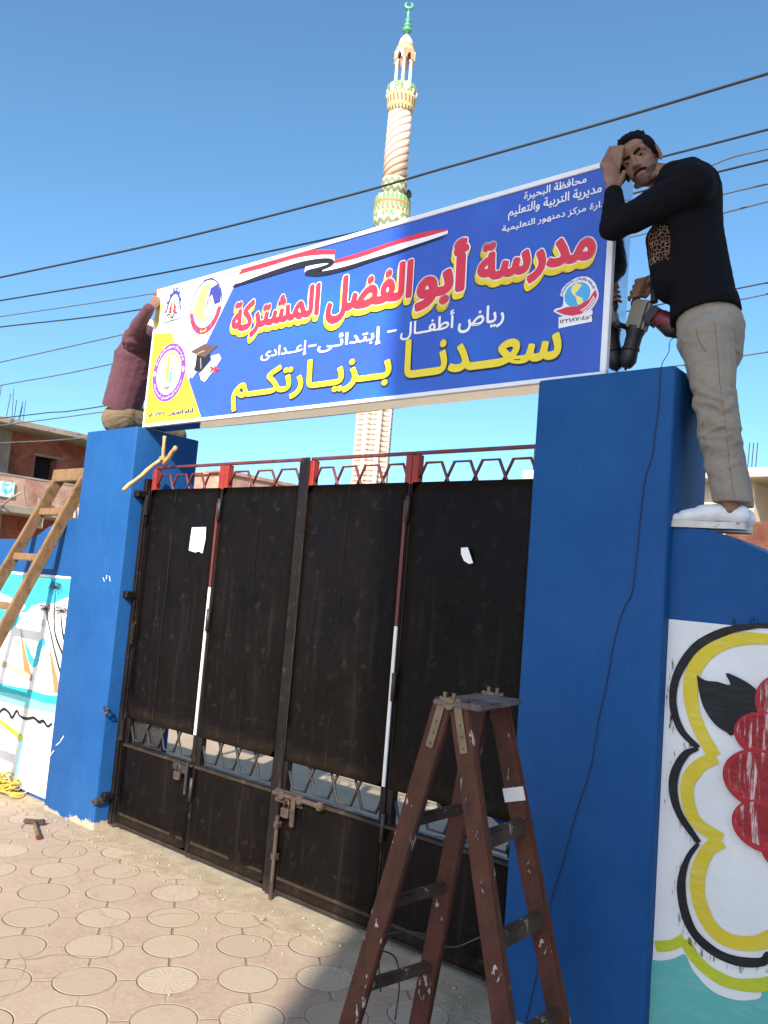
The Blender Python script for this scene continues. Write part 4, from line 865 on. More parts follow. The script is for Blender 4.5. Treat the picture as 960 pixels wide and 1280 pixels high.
for yy in (A1.y - 3, A1.y + .25, A1.y + .9, YE - .4):
    b = MB()
    for k_ in range(5):
        c = Vector((XE - .6 + rs.uniform(-.3, .2), yy + rs.uniform(-.2, .2), roofz)); b.tube([c, c + Vector((rs.uniform(-.06, .06), rs.uniform(-.08, .08), rs.uniform(.6, 1.15)))], .012, 5)
    b.build('starter_bars', DARKM, bh)
# banner and washing on the balcony
BAN = NT('banner'); co = BAN.coord(); BANM = BAN.set(BAN.mix(BAN.ramp(BAN.noise(2.2, 3, .6, co, 1.5), .42, .58), (0.09, 0.42, 0.60), (0.72, 0.80, 0.82)), .6)
p0, p1 = on_x(*zz(-90, 690), XE + .05), on_x(*zz(98, 830), XE + .05)
b = MB(); b.box(XE + .01, XE + .04, p0.y, p1.y, p1.z, p0.z); setp(b.build('banner', BANM), 'pale blue and white banner tied to the brick balcony', 'banner')
CLOTHW = plain('white_laundry', (0.66, 0.64, 0.60), .9, .12, 5, 12, .4)
def hang_cloth(px0, py0, px1, py1, w_, label, seed):
    a, c = on_x(px0, py0, XE + .12), on_x(px1, py1, XE + .12); b = MB(); n_, m_ = 10, 14; V = {}
    for i in range(n_ + 1):
        for j in range(m_ + 1):
            t = j / m_; wv = w_ * (1 - .25 * math.sin(t * 3)) ; y = a.y + (c.y - a.y) * t + (i / n_ - .5) * wv
            V[i, j] = b.bm.verts.new((XE + .12 + .07 * math.sin(i * 1.3 + seed) * (0.4 + t), y, a.z + (c.z - a.z) * t))
    for i in range(n_):
        for j in range(m_): b.bm.faces.new((V[i, j], V[i + 1, j], V[i + 1, j + 1], V[i, j + 1]))
    bmesh.ops.solidify(b.bm, geom=b.bm.faces[:], thickness=.02); o = b.build('laundry', CLOTHW, None, True); return setp(o, label, 'laundry', 'washing hung on the balcony')
hang_cloth(54.5, 622, 45, 660, .42, 'long white garment hanging from the brick balcony', 0.3)
hang_cloth(94, 634, 93, 648, .45, 'short white cloth hanging at the far end of the balcony', 1.7)
a = on_x(8, 628, XE + .3); b = MB(); b.tube([on_x(2, 632, XE), on_x(16, 621, XE + .9), on_x(30, 615, XE + 1.2)], .035, 6); b.tube([on_x(29, 608, XE + 1.2), on_x(31, 630, XE + 1.2)], .03, 6); setp(b.build('street_light', CONC), 'grey lamp arm reaching out from the brick balcony', 'street light')

# cream house on the right
YR = 21.0
r8 = lambda x, y: (840 + x * .125, 560 + y * .125)
ct, cb = on_y(*r8(340, 210), YR).z, on_y(*r8(340, 305), YR).z
cxr = on_y(*r8(830, 400), YR + .8)
cht = empty('cream_house', (2, YR + 4, 0), 'cream plastered house with an overhanging roof slab and bare rebar', 'building', kind='thing')
b = MB(); b.box(-5.7, cxr.x, YR + .8, YR + 9, YARD, cb); b.build('house_wall', CREAMC, cht)
b = MB(); b.box(-6.0, 9, YR, YR + 9.5, cb + .002, ct, .02, 1); b.build('roof_slab', CREAMC, cht)
b = MB(); b.box(cxr.x + 2.5, cxr.x + 2.9, YR + .2, YR + .6, YARD, cb); b.build('column', CREAMC, cht)
bt_, bb_ = on_y(*r8(900, 740), YR - 1.5), on_y(*r8(900, 900), YR - 1.5)
b = MB(); b.box(bt_.x - .9, 9, YR - 1.5, YR - 1.25, YARD, bt_.z); setp(b.build('brick_parapet', BRICKD), 'low red brick wall below the cream house', 'wall', kind='thing')
for px, h0 in ((935, 575), (940, 577), (945, 574)):
    q0 = on_y(px - .5, 588, YR + .3); b = MB(); b.tube([(q0.x, YR + .3, ct), (q0.x + .03, YR + .3, ct + .75)], .014, 5); b.build('starter_bars', DARKM, cht)
# stub of an unfinished roof seen past the gate
q0, q1 = on_y(654, 588, 17), on_y(680, 612, 17)
sb = empty('unfinished_house', ((q0.x + q1.x) / 2, 17.5, 0), 'small pale unfinished roof seen through the bars beside the dark pillar', 'building', kind='thing')
b = MB(); b.box(q0.x, q0.x + 3.5, 17, 20, YARD, q0.z); b.build('house_wall', CREAMC, sb)
for k_ in range(2): b = MB(); b.tube([(q0.x + .2 + .3 * k_, 17.2, q0.z), (q0.x + .2 + .3 * k_, 17.2, q0.z + .7)], .014, 5); b.build('starter_bars', DARKM, sb)
# brick house straight behind the gate
q0 = on_y(284, 588, 27.0)
mh = empty('brick_house', (q0.x - 3, 31, 0), 'low pale brick house seen through the honeycomb bars of the gate', 'building', kind='thing')
b = MB(); b.box(q0.x - 6.0, q0.x, 27, 38.5, YARD, q0.z - .2); b.build('house_wall', BRICKP, mh)
b = MB(); b.box(q0.x - 6.2, q0.x + .12, 26.85, 38.6, q0.z - .2, q0.z); b.build('roof_slab', BRICKP, mh)
b = MB(); b.box(q0.x + .0, q0.x + .03, 30, 31.2, q0.z - 2.4, q0.z - 1.0); b.build('window', BLACK, mh)

# ------------------------------------------------------------------ minaret
MD = 40.0
mb0 = at_depth(487, 300, MD); mx, my = mb0.x, mb0.y
def zpx(x, y):   # height on the minaret's axis seen at image row y
    d = ray(x, y); t = math.hypot(mx - CAM[0], my - CAM[1]) / math.hypot(d[0], d[1]); return CAM[2] + d[2] * t
rr_ = lambda px: px * MD / FPX / 2
mn = empty('minaret', (mx, my, 0), 'tall slender minaret with spiral bands and a green crescent finial', 'minaret', kind='thing')
def mat_bands(name, base, fn):
    k = NT(name); tc = k.n('ShaderNodeTexCoord'); sp = k.n('ShaderNodeSeparateXYZ'); k.l(tc.outputs['Object'], sp.inputs[0])
    ang = k.math('DIVIDE', k.math('ARCTAN2', sp.outputs[1], sp.outputs[0]), 2 * math.pi); return fn(k, ang, sp.outputs[2], tc.outputs['Object'])
def f_spiral(k, a, z, co):
    s_ = k.math('FRACT', k.math('ADD', k.math('MULTIPLY', a, 6), k.math('MULTIPLY', z, -2.6))); w_ = k.math('ABSOLUTE', k.math('SUBTRACT', s_, .5))
    col = k.mix(k.ramp(w_, .10, .15, (1, 1, 1, 1), (0, 0, 0, 1)), (0.64, 0.49, 0.37), (0.34, 0.16, 0.09)); col = k.mix(k.ramp(w_, .3, .34), col, (0.68, 0.56, 0.45))
    col = k.mix(k.math('MULTIPLY', k.ramp(k.noise(4, 3, .6, co), .5, .7), .25), col, (0.55, 0.36, 0.25)); return k.set(col, .8, k.bump(w_, .5, .05))
M_SPI = mat_bands('spiral_banding', None, f_spiral)
def f_zig(k, a, z, co):
    tri = k.math('PINGPONG', k.math('MULTIPLY', a, 12), .5); s_ = k.math('FRACT', k.math('ADD', k.math('MULTIPLY', z, 2.4), k.math('MULTIPLY', tri, 1.0)))
    col = k.mix(k.ramp(s_, .46, .5), (0.52, 0.44, 0.31), (0.13, 0.24, 0.12)); return k.set(k.mix(k.ramp(s_, .86, .9), col, (0.42, 0.17, 0.09)), .8)
M_ZIG = mat_bands('zigzag_banding', None, f_zig)
def f_rib(k, a, z, co):
    s_ = k.math('FRACT', k.math('MULTIPLY', a, 26)); t_ = k.math('FRACT', k.math('MULTIPLY', z, .95))
    col = k.mix(k.ramp(s_, .66, .70), (0.13, 0.27, 0.09), (0.33, 0.38, 0.22)); col = k.mix(k.ramp(t_, .86, .89), col, (0.42, 0.15, 0.07))
    dia = k.math('ADD', k.math('ABSOLUTE', k.math('SUBTRACT', k.math('FRACT', k.math('MULTIPLY', a, 6)), .5)), k.math('MULTIPLY', k.math('ABSOLUTE', k.math('SUBTRACT', t_, .45)), .7))
    return k.set(k.mix(k.ramp(dia, .20, .22, (1, 1, 1, 1), (0, 0, 0, 1)), col, (0.62, 0.58, 0.5)), .7)
M_RIB = mat_bands('green_ribbed_tiles', None, f_rib)
def f_den(k, a, z, co):
    s_ = k.math('FRACT', k.math('ADD', k.math('MULTIPLY', a, 22), k.math('MULTIPLY', z, .9))); t_ = k.math('FRACT', k.math('MULTIPLY', z, 2.0))
    col = k.mix(k.ramp(s_, .48, .54), (0.58, 0.46, 0.26), (0.24, 0.13, 0.06)); return k.set(k.mix(k.ramp(t_, .7, .74), col, (0.66, 0.55, 0.2)), .8)
M_DEN = mat_bands('dentil_band', None, f_den)
def f_low(k, a, z, co):
    s_ = k.math('FRACT', k.math('MULTIPLY', a, 40)); t_ = k.math('FRACT', k.math('MULTIPLY', z, 4.2))
    col = k.mix(k.ramp(t_, .60, .68), (0.58, 0.49, 0.39), (0.30, 0.17, 0.10)); g_ = k.math('SINE', k.math('MULTIPLY', a, 2 * math.pi * 8)); col = k.mix(k.ramp(g_, .5, .7), col, (0.62, 0.58, 0.5))
    return k.set(col, .85, k.bump(t_, .4, .05))
M_LOW = mat_bands('brick_rib_banding', None, f_low)
M_CREAM = plain('minaret_cream', (0.56, 0.46, 0.32), .8, .08, 3); M_WHITE = plain('minaret_white', (0.66, 0.65, 0.62), .6, .04, 3); M_GRN = plain('finial_green', (0.09, 0.30, 0.17), .35, .1, 3); M_TER = plain('minaret_terracotta', (0.50, 0.26, 0.15), .8, .15, 3); M_GOLD = plain('minaret_gold_trim', (0.60, 0.45, 0.14), .7, .1, 3)
mv = lambda y, x=490: zpx(x, y)
c0 = (mx, my, 0)
b = MB(); b.lathe(c0, [(rr_(39), 0), (rr_(39), mv(603)), (rr_(37.5), mv(515)), (rr_(37), mv(320))], 16); b.build('lower_shaft', M_LOW, mn, base=c0)
# vertical rib clusters on the lower shaft
for i in range(8):
    a = i / 8 * 2 * math.pi + .2; b = MB(); b.tube([(mx + rr_(37) * math.cos(a), my + rr_(37) * math.sin(a), 0), (mx + rr_(36) * math.cos(a), my + rr_(36) * math.sin(a), mv(330))], .19, 8); b.build('shaft_rib', M_LOW, mn, True, base=c0)
b = MB(); b.lathe(c0, [(rr_(37), mv(330)), (rr_(30), mv(300)), (rr_(36), mv(290)), (rr_(44), mv(281)), (rr_(45.5), mv(276))], 28); b.build('corbel', M_ZIG, mn, True, base=c0)
b = MB(); b.lathe(c0, [(rr_(45.5), mv(276)), (rr_(46), mv(268)), (rr_(47), mv(266)), (rr_(46), mv(264)), (rr_(46), mv(252)), (rr_(44.5), mv(250)), (rr_(30), mv(249))], 28); b.build('lower_balcony', M_RIB, mn, base=c0, angle=40)
b = MB(); b.lathe(c0, [(rr_(45.8), mv(272.5)), (rr_(46.6), mv(271)), (rr_(46.6), mv(266.5)), (rr_(45.8), mv(266))], 28); b.build('balcony_band', M_DEN, mn, base=c0, angle=40)
b = MB(); b.lathe(c0, [(rr_(32.5), mv(251)), (rr_(32), mv(228)), (rr_(31), mv(224))], 24); b.build('zigzag_drum', M_ZIG, mn, True, base=c0)
b = MB(); b.lathe(c0, [(rr_(31.5), mv(226)), (rr_(30.5), mv(180)), (rr_(29.5), mv(142))], 32); b.build('spiral_shaft', M_SPI, mn, True, base=c0)
b = MB(); b.lathe(c0, [(rr_(29.5), mv(143)), (rr_(31), mv(139)), (rr_(34), mv(136)), (rr_(36), mv(131)), (rr_(37.5), mv(124)), (rr_(38), mv(121))], 28); b.build('corbel', M_DEN, mn, True, base=c0)
b = MB(); b.lathe(c0, [(rr_(37.5), mv(121)), (rr_(38), mv(116)), (rr_(39), mv(115.5)), (rr_(39), mv(111)), (rr_(38), mv(110)), (rr_(22), mv(109))], 28); b.build('upper_balcony', M_RIB, mn, base=c0, angle=40)
for i in range(12):
    a = i / 12 * 2 * math.pi; b = MB(); d = Vector((math.cos(a), math.sin(a), 0)); cc = Vector((mx, my, mv(118.5))) + d * rr_(37.4); b.ball(cc, .10, 2, (.7, .7, 1.3)); b.build('balcony_niche', M_WHITE, mn, True, base=c0)
for i in range(6):
    a = i / 6 * 2 * math.pi + .15; d = Vector((math.cos(a), math.sin(a), 0)); cc = Vector((mx, my, 0)) + d * rr_(20.5)
    b = MB(); b.lathe((cc.x, cc.y, 0), [(.11, mv(110)), (.11, mv(109)), (.078, mv(108)), (.07, mv(80)), (.10, mv(78)), (.11, mv(77))], 10); b.build('colonnette', M_WHITE, mn, True, base=c0)
    # pointed arch head between colonnettes
    d2 = Vector((math.cos(a + math.pi / 6), math.sin(a + math.pi / 6), 0)); t2 = Vector((-d2.y, d2.x, 0)); cz = mv(77.5); ch = mv(66.5) - cz
    e = Vector((mx, my, 0)) + d2 * rr_(20.2); w2 = rr_(20.5) * math.tan(math.pi / 6) * .98
    arch = [(-w2, 0), (-w2 * .62, 0), (-w2 * .5, ch * .4), (0, ch * .78), (w2 * .5, ch * .4), (w2 * .62, 0), (w2, 0), (w2, ch), (-w2, ch)]
    b = MB(); b.slab([e + t2 * u + Vector((0, 0, cz + v)) for u, v in arch], d2 * .12); b.build('arch_head', M_TER if i % 2 else M_CREAM, mn, base=c0)
b = MB(); b.lathe(c0, [(.02, mv(88)), (.14, mv(84)), (.24, mv(76)), (.26, mv(66))], 12); b.build('ceiling_boss', M_TER, mn, base=c0)
b = MB(); b.lathe(c0, [(rr_(20), mv(67)), (rr_(23.5), mv(66)), (rr_(24), mv(63)), (rr_(22), mv(61.5)), (rr_(23), mv(60)), (rr_(21), mv(58))], 24); b.build('cornice', M_DEN, mn, base=c0, angle=40)
b = MB(); n_ = 16; prof = [(rr_(20), mv(58)), (rr_(19), mv(54)), (rr_(15.5), mv(49)), (rr_(10), mv(45)), (rr_(4), mv(42)), (.06, mv(41))]; b.lathe(c0, prof, n_); b.build('ribbed_dome', M_CREAM, mn, True, base=c0)
b = MB()
b.lathe(c0, [(.10, mv(43)), (.07, mv(40)), (.16, mv(39)), (.24, mv(37)), (.24, mv(35)), (.1, mv(33.5)), (.16, mv(32)), (.20, mv(30)), (.12, mv(28)), (.07, mv(27)), (.14, mv(25.5)), (.16, mv(24)), (.08, mv(22.5)), (.07, mv(17)), (.11, mv(15)), (.05, mv(13.5)), (.05, mv(9.5))], 14)
b.build('finial', M_GRN, mn, True, base=c0)
b = MB(); rc = rr_(9); cz = mv(4.6); ca = Vector((AX[0][0], AX[1][0], 0)).normalized()
b.tube([Vector((mx, my, cz)) + ca * rc * math.cos(t) + Vector((0, 0, rc * math.sin(t))) for t in np.linspace(rad(112), rad(428), 22)], [.02 + .075 * math.sin(math.pi * i / 21) for i in range(22)], 8); b.build('crescent', M_GRN, mn, True, base=c0)
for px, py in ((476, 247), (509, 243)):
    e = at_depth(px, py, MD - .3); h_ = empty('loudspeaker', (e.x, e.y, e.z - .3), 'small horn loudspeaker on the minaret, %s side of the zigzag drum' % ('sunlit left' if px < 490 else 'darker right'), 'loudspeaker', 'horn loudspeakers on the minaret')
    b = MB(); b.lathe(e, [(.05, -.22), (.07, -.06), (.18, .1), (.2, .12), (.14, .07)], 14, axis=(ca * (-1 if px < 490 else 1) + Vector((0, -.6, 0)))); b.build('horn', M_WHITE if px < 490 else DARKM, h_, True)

# ------------------------------------------------------------------ overhead cables
def cable(pts, dl, dr, r, mat, label):
    P3 = []
    for x, y in pts: t = x / 960; P3.append(at_depth(x, y, dl + (dr - dl) * t))
    q = smooth_line(P3, 10); q = [Vector(p) for p in q]
    d0 = (q[0] - q[1]).normalized(); d1 = (q[-1] - q[-2]).normalized(); q = [q[0] + d0 * 6] + q + [q[-1] + d1 * 4]
    b = MB(); b.tube(q, r, 6); setp(b.build('overhead_cable', mat, None, True), label, 'cable', 'overhead cables crossing the sky')
cable([(0, 347), (200, 304), (430, 246), (560, 209), (760, 152), (960, 92)], 15, 9, .0165, CABLE, 'uppermost thick black overhead cable crossing in front of the minaret')
cable([(0, 376), (200, 342), (440, 292), (640, 243), (832, 195), (960, 162)], 15.5, 9.5, .0140, CABLE, 'second black overhead cable from the top, passing behind the man\'s head')
cable([(0, 396), (186, 368), (480, 318), (700, 258), (850, 219), (877, 212), (915, 197), (960, 186)], 16, 10, .0095, CABLEG, 'thin kinked overhead cable just below the second black cable')
cable([(0, 409), (176, 387), (480, 326), (700, 266), (882, 219), (960, 200)], 15.4, 9.2, .0125, CABLE, 'black overhead cable that meets the man at his upper back')
cable([(0, 453), (155, 418), (190, 409), (480, 345), (700, 292), (895, 245), (960, 230)], 14, 9.4, .0095, CABLEG, 'pale overhead cable meeting the raised maroon sleeve')
cable([(0, 482), (140, 455), (480, 372), (795, 295), (902, 267), (960, 252)], 14, 9.6, .0095, CABLEG, 'pale overhead cable level with the maroon sweater')
cable([(0, 523), (60, 516), (122, 509), (480, 450), (921, 361), (960, 354)], 13, 9, .0085, CABLE, 'thin dark overhead cable just above the brick house roof')
cable([(0, 532), (115, 517), (480, 466), (924, 375), (960, 367)], 13.4, 9.2, .0085, CABLEG, 'pale overhead cable running along the brick house roof slab')
cable([(0, 554), (112, 547), (480, 512), (914, 447), (960, 440)], 13, 9.2, .0085, CABLEG, 'lowest pale overhead cable crossing the brick house wall')
# ------------------------------------------------------------------ ladders
def mat_wood(name, c, paintc=None):
    k = NT(name); co = k.coord((14, 14, 1.2)); n1 = k.noise(3, 6, .65, co); o_ = k.coord()
    col = k.mix(k.ramp(n1, .3, .72), tuple(x * .62 for x in c), c)
    if paintc:
        col = k.mix(k.ramp(k.noise(5, 6, .7, o_), .36, .6), col, paintc); col = k.mix(k.ramp(k.noise(30, 4, .7, k.coord((1, 1, .35))), .635, .655), col, (0.46, 0.40, 0.34)); col = k.mix(k.ramp(k.noise(8, 6, .75, k.coord((1, 1, .4))), .52, .66), col, (0.035, 0.019, 0.014)); col = k.mix(k.ramp(k.noise(12, 5, .7, k.coord((1.4, 1.4, .3))), .72, .735), col, (0.52, 0.44, 0.32))
    else: col = k.mix(k.ramp(k.noise(9, 5, .7, o_), .52, .68), col, tuple(x * .42 for x in c)); col = k.mix(k.ramp(k.noise(40, 4, .7, k.coord((1, 1, .3))), .70, .73), col, (0.5, 0.46, 0.40))
    return k.set(col, .65, k.bump(n1, .35, .004), spec=.3)
WOOD = mat_wood('bare_wood', (0.255, 0.148, 0.070)); RUNGW = mat_wood('worn_grey_rung', (0.105, 0.064, 0.042), (0.060, 0.034, 0.023)); REDW = mat_wood('red_brown_painted_wood', (0.062, 0.023, 0.014), (0.105, 0.032, 0.018)); BRASS = plain('worn_brass_plate', (0.20, 0.145, 0.085), .5, .2, 30, metal=.4)
lad = empty('wooden_ladder', (-1.2, -.69, 0), 'bare wooden ladder leaning on the sunlit blue wall', 'ladder')
K = .41
def rp_(side, z):  # points on the rails' axes
    y = LWY - .045 + K * (z - 1.90) * -1 * -1
    xr = -0.872 + .03 * (z - 1.9); xl = -1.268 + .085 * (z - 1.9)
    return Vector((xr if side > 0 else xl, y, z))
for s_ in (-1, 1):
    b = MB(); b.beam(rp_(s_, .03), rp_(s_, 2.27), .042, .078, up=(0, 1, -K), bevel=.004); b.build('rail', WOOD, lad)
for z in (.28, .62, .96, 1.305, 1.655, 2.0):
    b = MB(); p, q_ = rp_(-1, z), rp_(1, z); b.beam(p, q_, .030, .052, up=(0, .1, 1), bevel=.004); b.build('rung', WOOD, lad)
b = MB(); p, q_ = rp_(-1, 2.285), rp_(1, 2.285); b.beam(p - Vector((.04, .03, 0)), q_ + Vector((.03, -.03, 0)), .032, .095, up=(0, .1, 1), bevel=.005); b.build('head_board', WOOD, lad)

st = empty('step_ladder', (3.24, -.67, 0), 'paint spattered red brown wooden step ladder standing before the gate', 'ladder')
H1, H2 = Vector((3.212, -.818, 1.262)), Vector((3.170, -.535, 1.262))
feet = {'NL': Vector((2.878, -.864, 0)), 'NR': Vector((3.546, -.775, 0)), 'FL': Vector((2.965, -.550, 0)), 'FR': Vector((3.570, -.480, 0))}
Wd = Vector((.991, .132, 0)); Ud = Vector((-.132, .991, 0))
tops = {'NL': H1 - Wd * .030, 'NR': H1 + Wd * .030, 'FL': H2 - Wd * .030, 'FR': H2 + Wd * .035}
def rail_pt(k_, z): t = 1 - z / 1.262; return tops[k_].lerp(feet[k_], t)
for k_ in feet:
    b = MB(); d = (feet[k_] - tops[k_]).normalized(); b.beam(feet[k_], tops[k_] - d * .02, .030, .068, up=Wd.cross(d).cross(d), bevel=.004); b.build('rail', REDW, st)
for L, R_, zs in (('NL', 'FL', (.055, .34, .615, .885)), ('NR', 'FR', (.06, .33, .60, .875))):
    for z in zs:
        p, q_ = rail_pt(L, z), rail_pt(R_, z); b = MB()
        b.beam(p, q_, .030 if L == 'NL' else .034, .034 if L == 'NL' else .052, up=(0, 0, 1), bevel=.005); b.build('rung', RUNGW, st)
b = MB(); c = (H1 + H2) / 2 + Wd * .030 + Vector((0, 0, .012)); b.beam(c - Ud * .172, c + Ud * .160, .168, .018, up=(0, 0, 1), bevel=.005); b.build('top_board', mat_wood('worn_top_board', (0.22, 0.185, 0.16), (0.13, 0.10, 0.085)), st)
for H in (H1, H2):
    b = MB(); sd_ = -1 if H is H1 else 1; o_ = Ud * (.019 * sd_)
    for s_ in (-1, 1):
        k_ = ('N' if H is H1 else 'F') + ('L' if s_ < 0 else 'R'); d = (feet[k_] - tops[k_]).normalized()
        b.beam(tops[k_] + o_ - d * .03, tops[k_] + o_ + d * .135, .004, .026, up=Wd.cross(d).cross(d)); 
        for t in (.05, .085, .12): b.ball(tops[k_] + o_ * 1.15 + d * t, .005, 1)
    b.tube([H + o_ * 1.4 + Vector((0, 0, .012)), H + o_ * .4 + Vector((0, 0, .012))], .019, 10); b.box(H.x - .022, H.x - .012, H.y + o_.y - .004, H.y + o_.y + .004, H.z + .02, H.z + .046); b.box(H.x + .012, H.x + .022, H.y + o_.y - .004, H.y + o_.y + .004, H.z + .02, H.z + .046)
    b.build('hinge', BRASS, st)
b = MB(); d = (feet['FR'] - tops['FR']).normalized(); c = tops['FR'] + d * .30; b.beam(c - d * .022 - Ud * .018, c + d * .022 - Ud * .018, .004, .074, up=Wd.cross(d).cross(d)); b.build('white_patch', WHITEP, st)
# wires on the ladder
b = MB(); pts = smooth_line([rail_pt('NL', .47) + Vector((-.03, -.02, 0)), on_y(484, 1170, -.8), on_y(474, 1200, -.82), on_y(476, 1240, -.82)], 8); b.tube(pts, .0025, 5)
setp(b.build('hanging_wire', CABLE, None, True), 'thin dark wire dangling from the step ladder, nearer its left rail', 'wire', 'loose wires on the step ladder')
b = MB(); pts = smooth_line([rail_pt('NL', .47) + Vector((-.02, -.02, 0)), on_y(492, 1195, -.74), on_y(499, 1230, -.72), on_y(494, 1275, -.72)], 8); b.tube(pts, .0025, 5)
setp(b.build('hanging_wire', CABLE, None, True), 'thin dark wire dangling from the step ladder towards its lowest rung', 'wire', 'loose wires on the step ladder')
b = MB(); pts = smooth_line([rail_pt('NL', .50) + Vector((0, -.02, 0)), on_y(500, 1165, -.6), on_y(530, 1168, -.5), on_y(565, 1184, -.45), on_y(600, 1172, -.45), on_y(632, 1165, -.4), on_y(640, 1170, -.3)], 8); b.tube(pts, .0025, 5)
setp(b.build('hanging_wire', CABLEG, None, True), 'pale thin wire strung between the ladder rails', 'wire', 'loose wires on the step ladder')

# ------------------------------------------------------------------ small things by the gate
def stick(p, q_, r, label):
    p, q_ = Vector(p), Vector(q_); b = MB(); n_ = 7; pts = [p.lerp(q_, i / n_) + Vector((0, 0, .004 * math.sin(i * 1.7))) for i in range(n_ + 1)]
    b.tube(pts, [r * (1 + .12 * math.sin(i * 2.1)) for i in range(n_ + 1)], 8); return setp(b.build('stick', plain('cut_branch', (0.46, 0.29, 0.13), .8, .25, 20, 60, .4), None, True), label, 'stick', 'sticks tied at the gate top')
stick(on_y(154, 613, -.16), on_y(205, 571, .10), .013, 'longest stick, slanting down towards the pillar face')
stick(on_y(206, 545, .085), on_y(203, 578, .10), .011, 'short upright stick at the gate corner')
stick(on_y(205, 580, .075), on_y(220, 559, .05), .014, 'short thick stick slanting up towards the gate')
c = on_y(204, 573, .085); b = MB()
for k_ in range(4): b.tube([c + Vector((.019 * math.cos(t), .022 * math.sin(t), .005 * k_ - .008 + .004 * math.sin(2 * t))) for t in np.linspace(0, 6.28, 13)], .0022, 5)
setp(b.build('tie_wire', plain('orange_tie', (0.55, 0.30, 0.08), .7)), 'orange wire binding the sticks together', 'wire')
# hammer on the paving
h0, h1 = on_z(30, 1026, .02), on_z(55, 1028, .02); hm = on_z(43, 1027, .02); he = on_z(48, 1047, .012)
ham = empty('hammer', (hm.x, hm.y, 0), 'small hammer with wooden handle lying on the paving', 'hammer')
d = (h1 - h0).normalized(); b = MB(); b.beam(h0, h1, .026, .026, bevel=.004); b.beam(h1 - d * .03, h1 + d * .004, .032, .032, bevel=.005); b.build('hammer_head', IRON, ham)
b = MB(); b.tube([hm + Vector((0, 0, .0)), hm.lerp(he, .35), hm.lerp(he, .7), he + Vector((0, 0, .003))], [.010, .0105, .013, .015], 10); b.build('handle', mat_wood('dark_handle_wood', (0.20, 0.125, 0.065)), ham, True)
b = MB(); b.tube([he + Vector((0, 0, .003)), he + (he - hm).normalized() * .012 + Vector((0, 0, .003))], .0155, 10); b.build('handle_tip', MAROON, ham)
# yellow cable heap
rc = random.Random(11); cc = on_z(2, 984, 0) + Vector((.04, -.06, 0)); pts = []
ph = 0
for k_ in range(150):
    ph += .42 + rc.uniform(-.06, .06); R_ = .13 + .07 * math.sin(k_ * .37) + rc.uniform(-.02, .02)
    pts.append(cc + Vector((R_ * 1.15 * math.cos(ph) + .05 * math.sin(k_ * .11), R_ * .9 * math.sin(ph) + .05 * math.cos(k_ * .09), .012 + .075 * (.5 + .5 * math.sin(k_ * .53 + ph * .3)) * (1 - (R_ - .1) * 3) + .012 * rc.random())))
pts += [cc + Vector((.26, -.03, .02)), cc + Vector((.31, .02, .01)), cc + Vector((.25, .07, .008)), cc + Vector((.18, .02, .012))]
b = MB(); b.tube([Vector(p) for p in smooth_line(pts, 3)], .0062, 6); setp(b.build('cable_heap', plain('yellow_cable', (0.62, 0.42, 0.05), .5, .2, 14), None, True), 'tangled heap of yellow electric cable at the wall foot', 'cable')
# drill lead running down the dark pillar
ld = [on_y(852, 418, .12), on_y(838, 426, .10), on_y(836, 440, .08), on_y(829, 452, .05)]; top_ = Vector((on_y(826, 459, 0).x, .01, PT + .006)); ld += [top_]
for px, py in ((825, 470), (823, 510), (818, 545), (815, 570), (806, 600), (801, 640), (797, 680), (790, 740), (780, 760), (768, 800), (757, 860), (748, 900), (738, 960), (722, 1010), (708, 1060), (700, 1090), (690, 1120), (681, 1170), (668, 1230), (655, 1290)):
    q_ = on_y(px, py, -.006); ld.append(q_)
b = MB(); b.tube([Vector(p) for p in smooth_line(ld, 5)], .0017, 6); setp(b.build('drill_lead', CABLE, None, True), 'thin black electric lead running from the drill down the dark pillar', 'cable')

# crumbs of mortar, grit and small stones swept against the gate
rp0 = random.Random(21); b = MB()
for i in range(420):
    x = rp0.uniform(-1.3, 3.0); y = -abs(rp0.gauss(0, .22)) + .06 if rp0.random() < .75 else rp0.uniform(-1.9, 0)
    if -.62 < x < .06 and y > -.012: y = -.02 - abs(rp0.gauss(0, .12))
    r_ = min(.016, .0028 + abs(rp0.gauss(0, .0032))); b.ball((x, y, r_ * .35), r_, 1, (1, rp0.uniform(.6, 1), rp0.uniform(.4, .7)), Matrix.Rotation(rp0.uniform(0, 3), 3, 'Z'))
setp(b.build('grit', plain('grit_stone', (0.34, 0.28, 0.2), .9, .35, 30), None, True), kind='stuff')
# ------------------------------------------------------------------ motorcycle parked behind the gate
mo = empty('motorcycle', (2.55, .95, 0), 'dark motorcycle with blue panels parked behind the gate', 'motorcycle')
TYRE = plain('tyre_rubber', (0.015, 0.015, 0.016), .8); CHR = plain('chrome', (0.7, 0.7, 0.72), .15, .03, metal=1.0); BLU = plain('blue_fairing', (0.015, 0.09, 0.55), .3); BLKP = plain('black_plastic', (0.015, 0.015, 0.017), .4); GRNP = plain('green_plastic', (0.08, 0.5, 0.05), .5)
for xx in (1.98, 3.15):
    b = MB(); b.tube([(xx + .27 * math.cos(t), .95, .30 + .27 * math.sin(t)) for t in np.linspace(0, 6.283, 33)], .045, 8); w_ = b.build('wheel', TYRE, mo, True)
    b = MB(); b.tube([(xx + .22 * math.cos(t), .95, .30 + .22 * math.sin(t)) for t in np.linspace(0, 6.283, 33)], .012, 6)
    for k_ in range(6): a = k_ * math.pi / 3; b.tube([(xx, .95, .30), (xx + .22 * math.cos(a), .95, .30 + .22 * math.sin(a))], .007, 5)
    b.build('rim', CHR, w_, True)
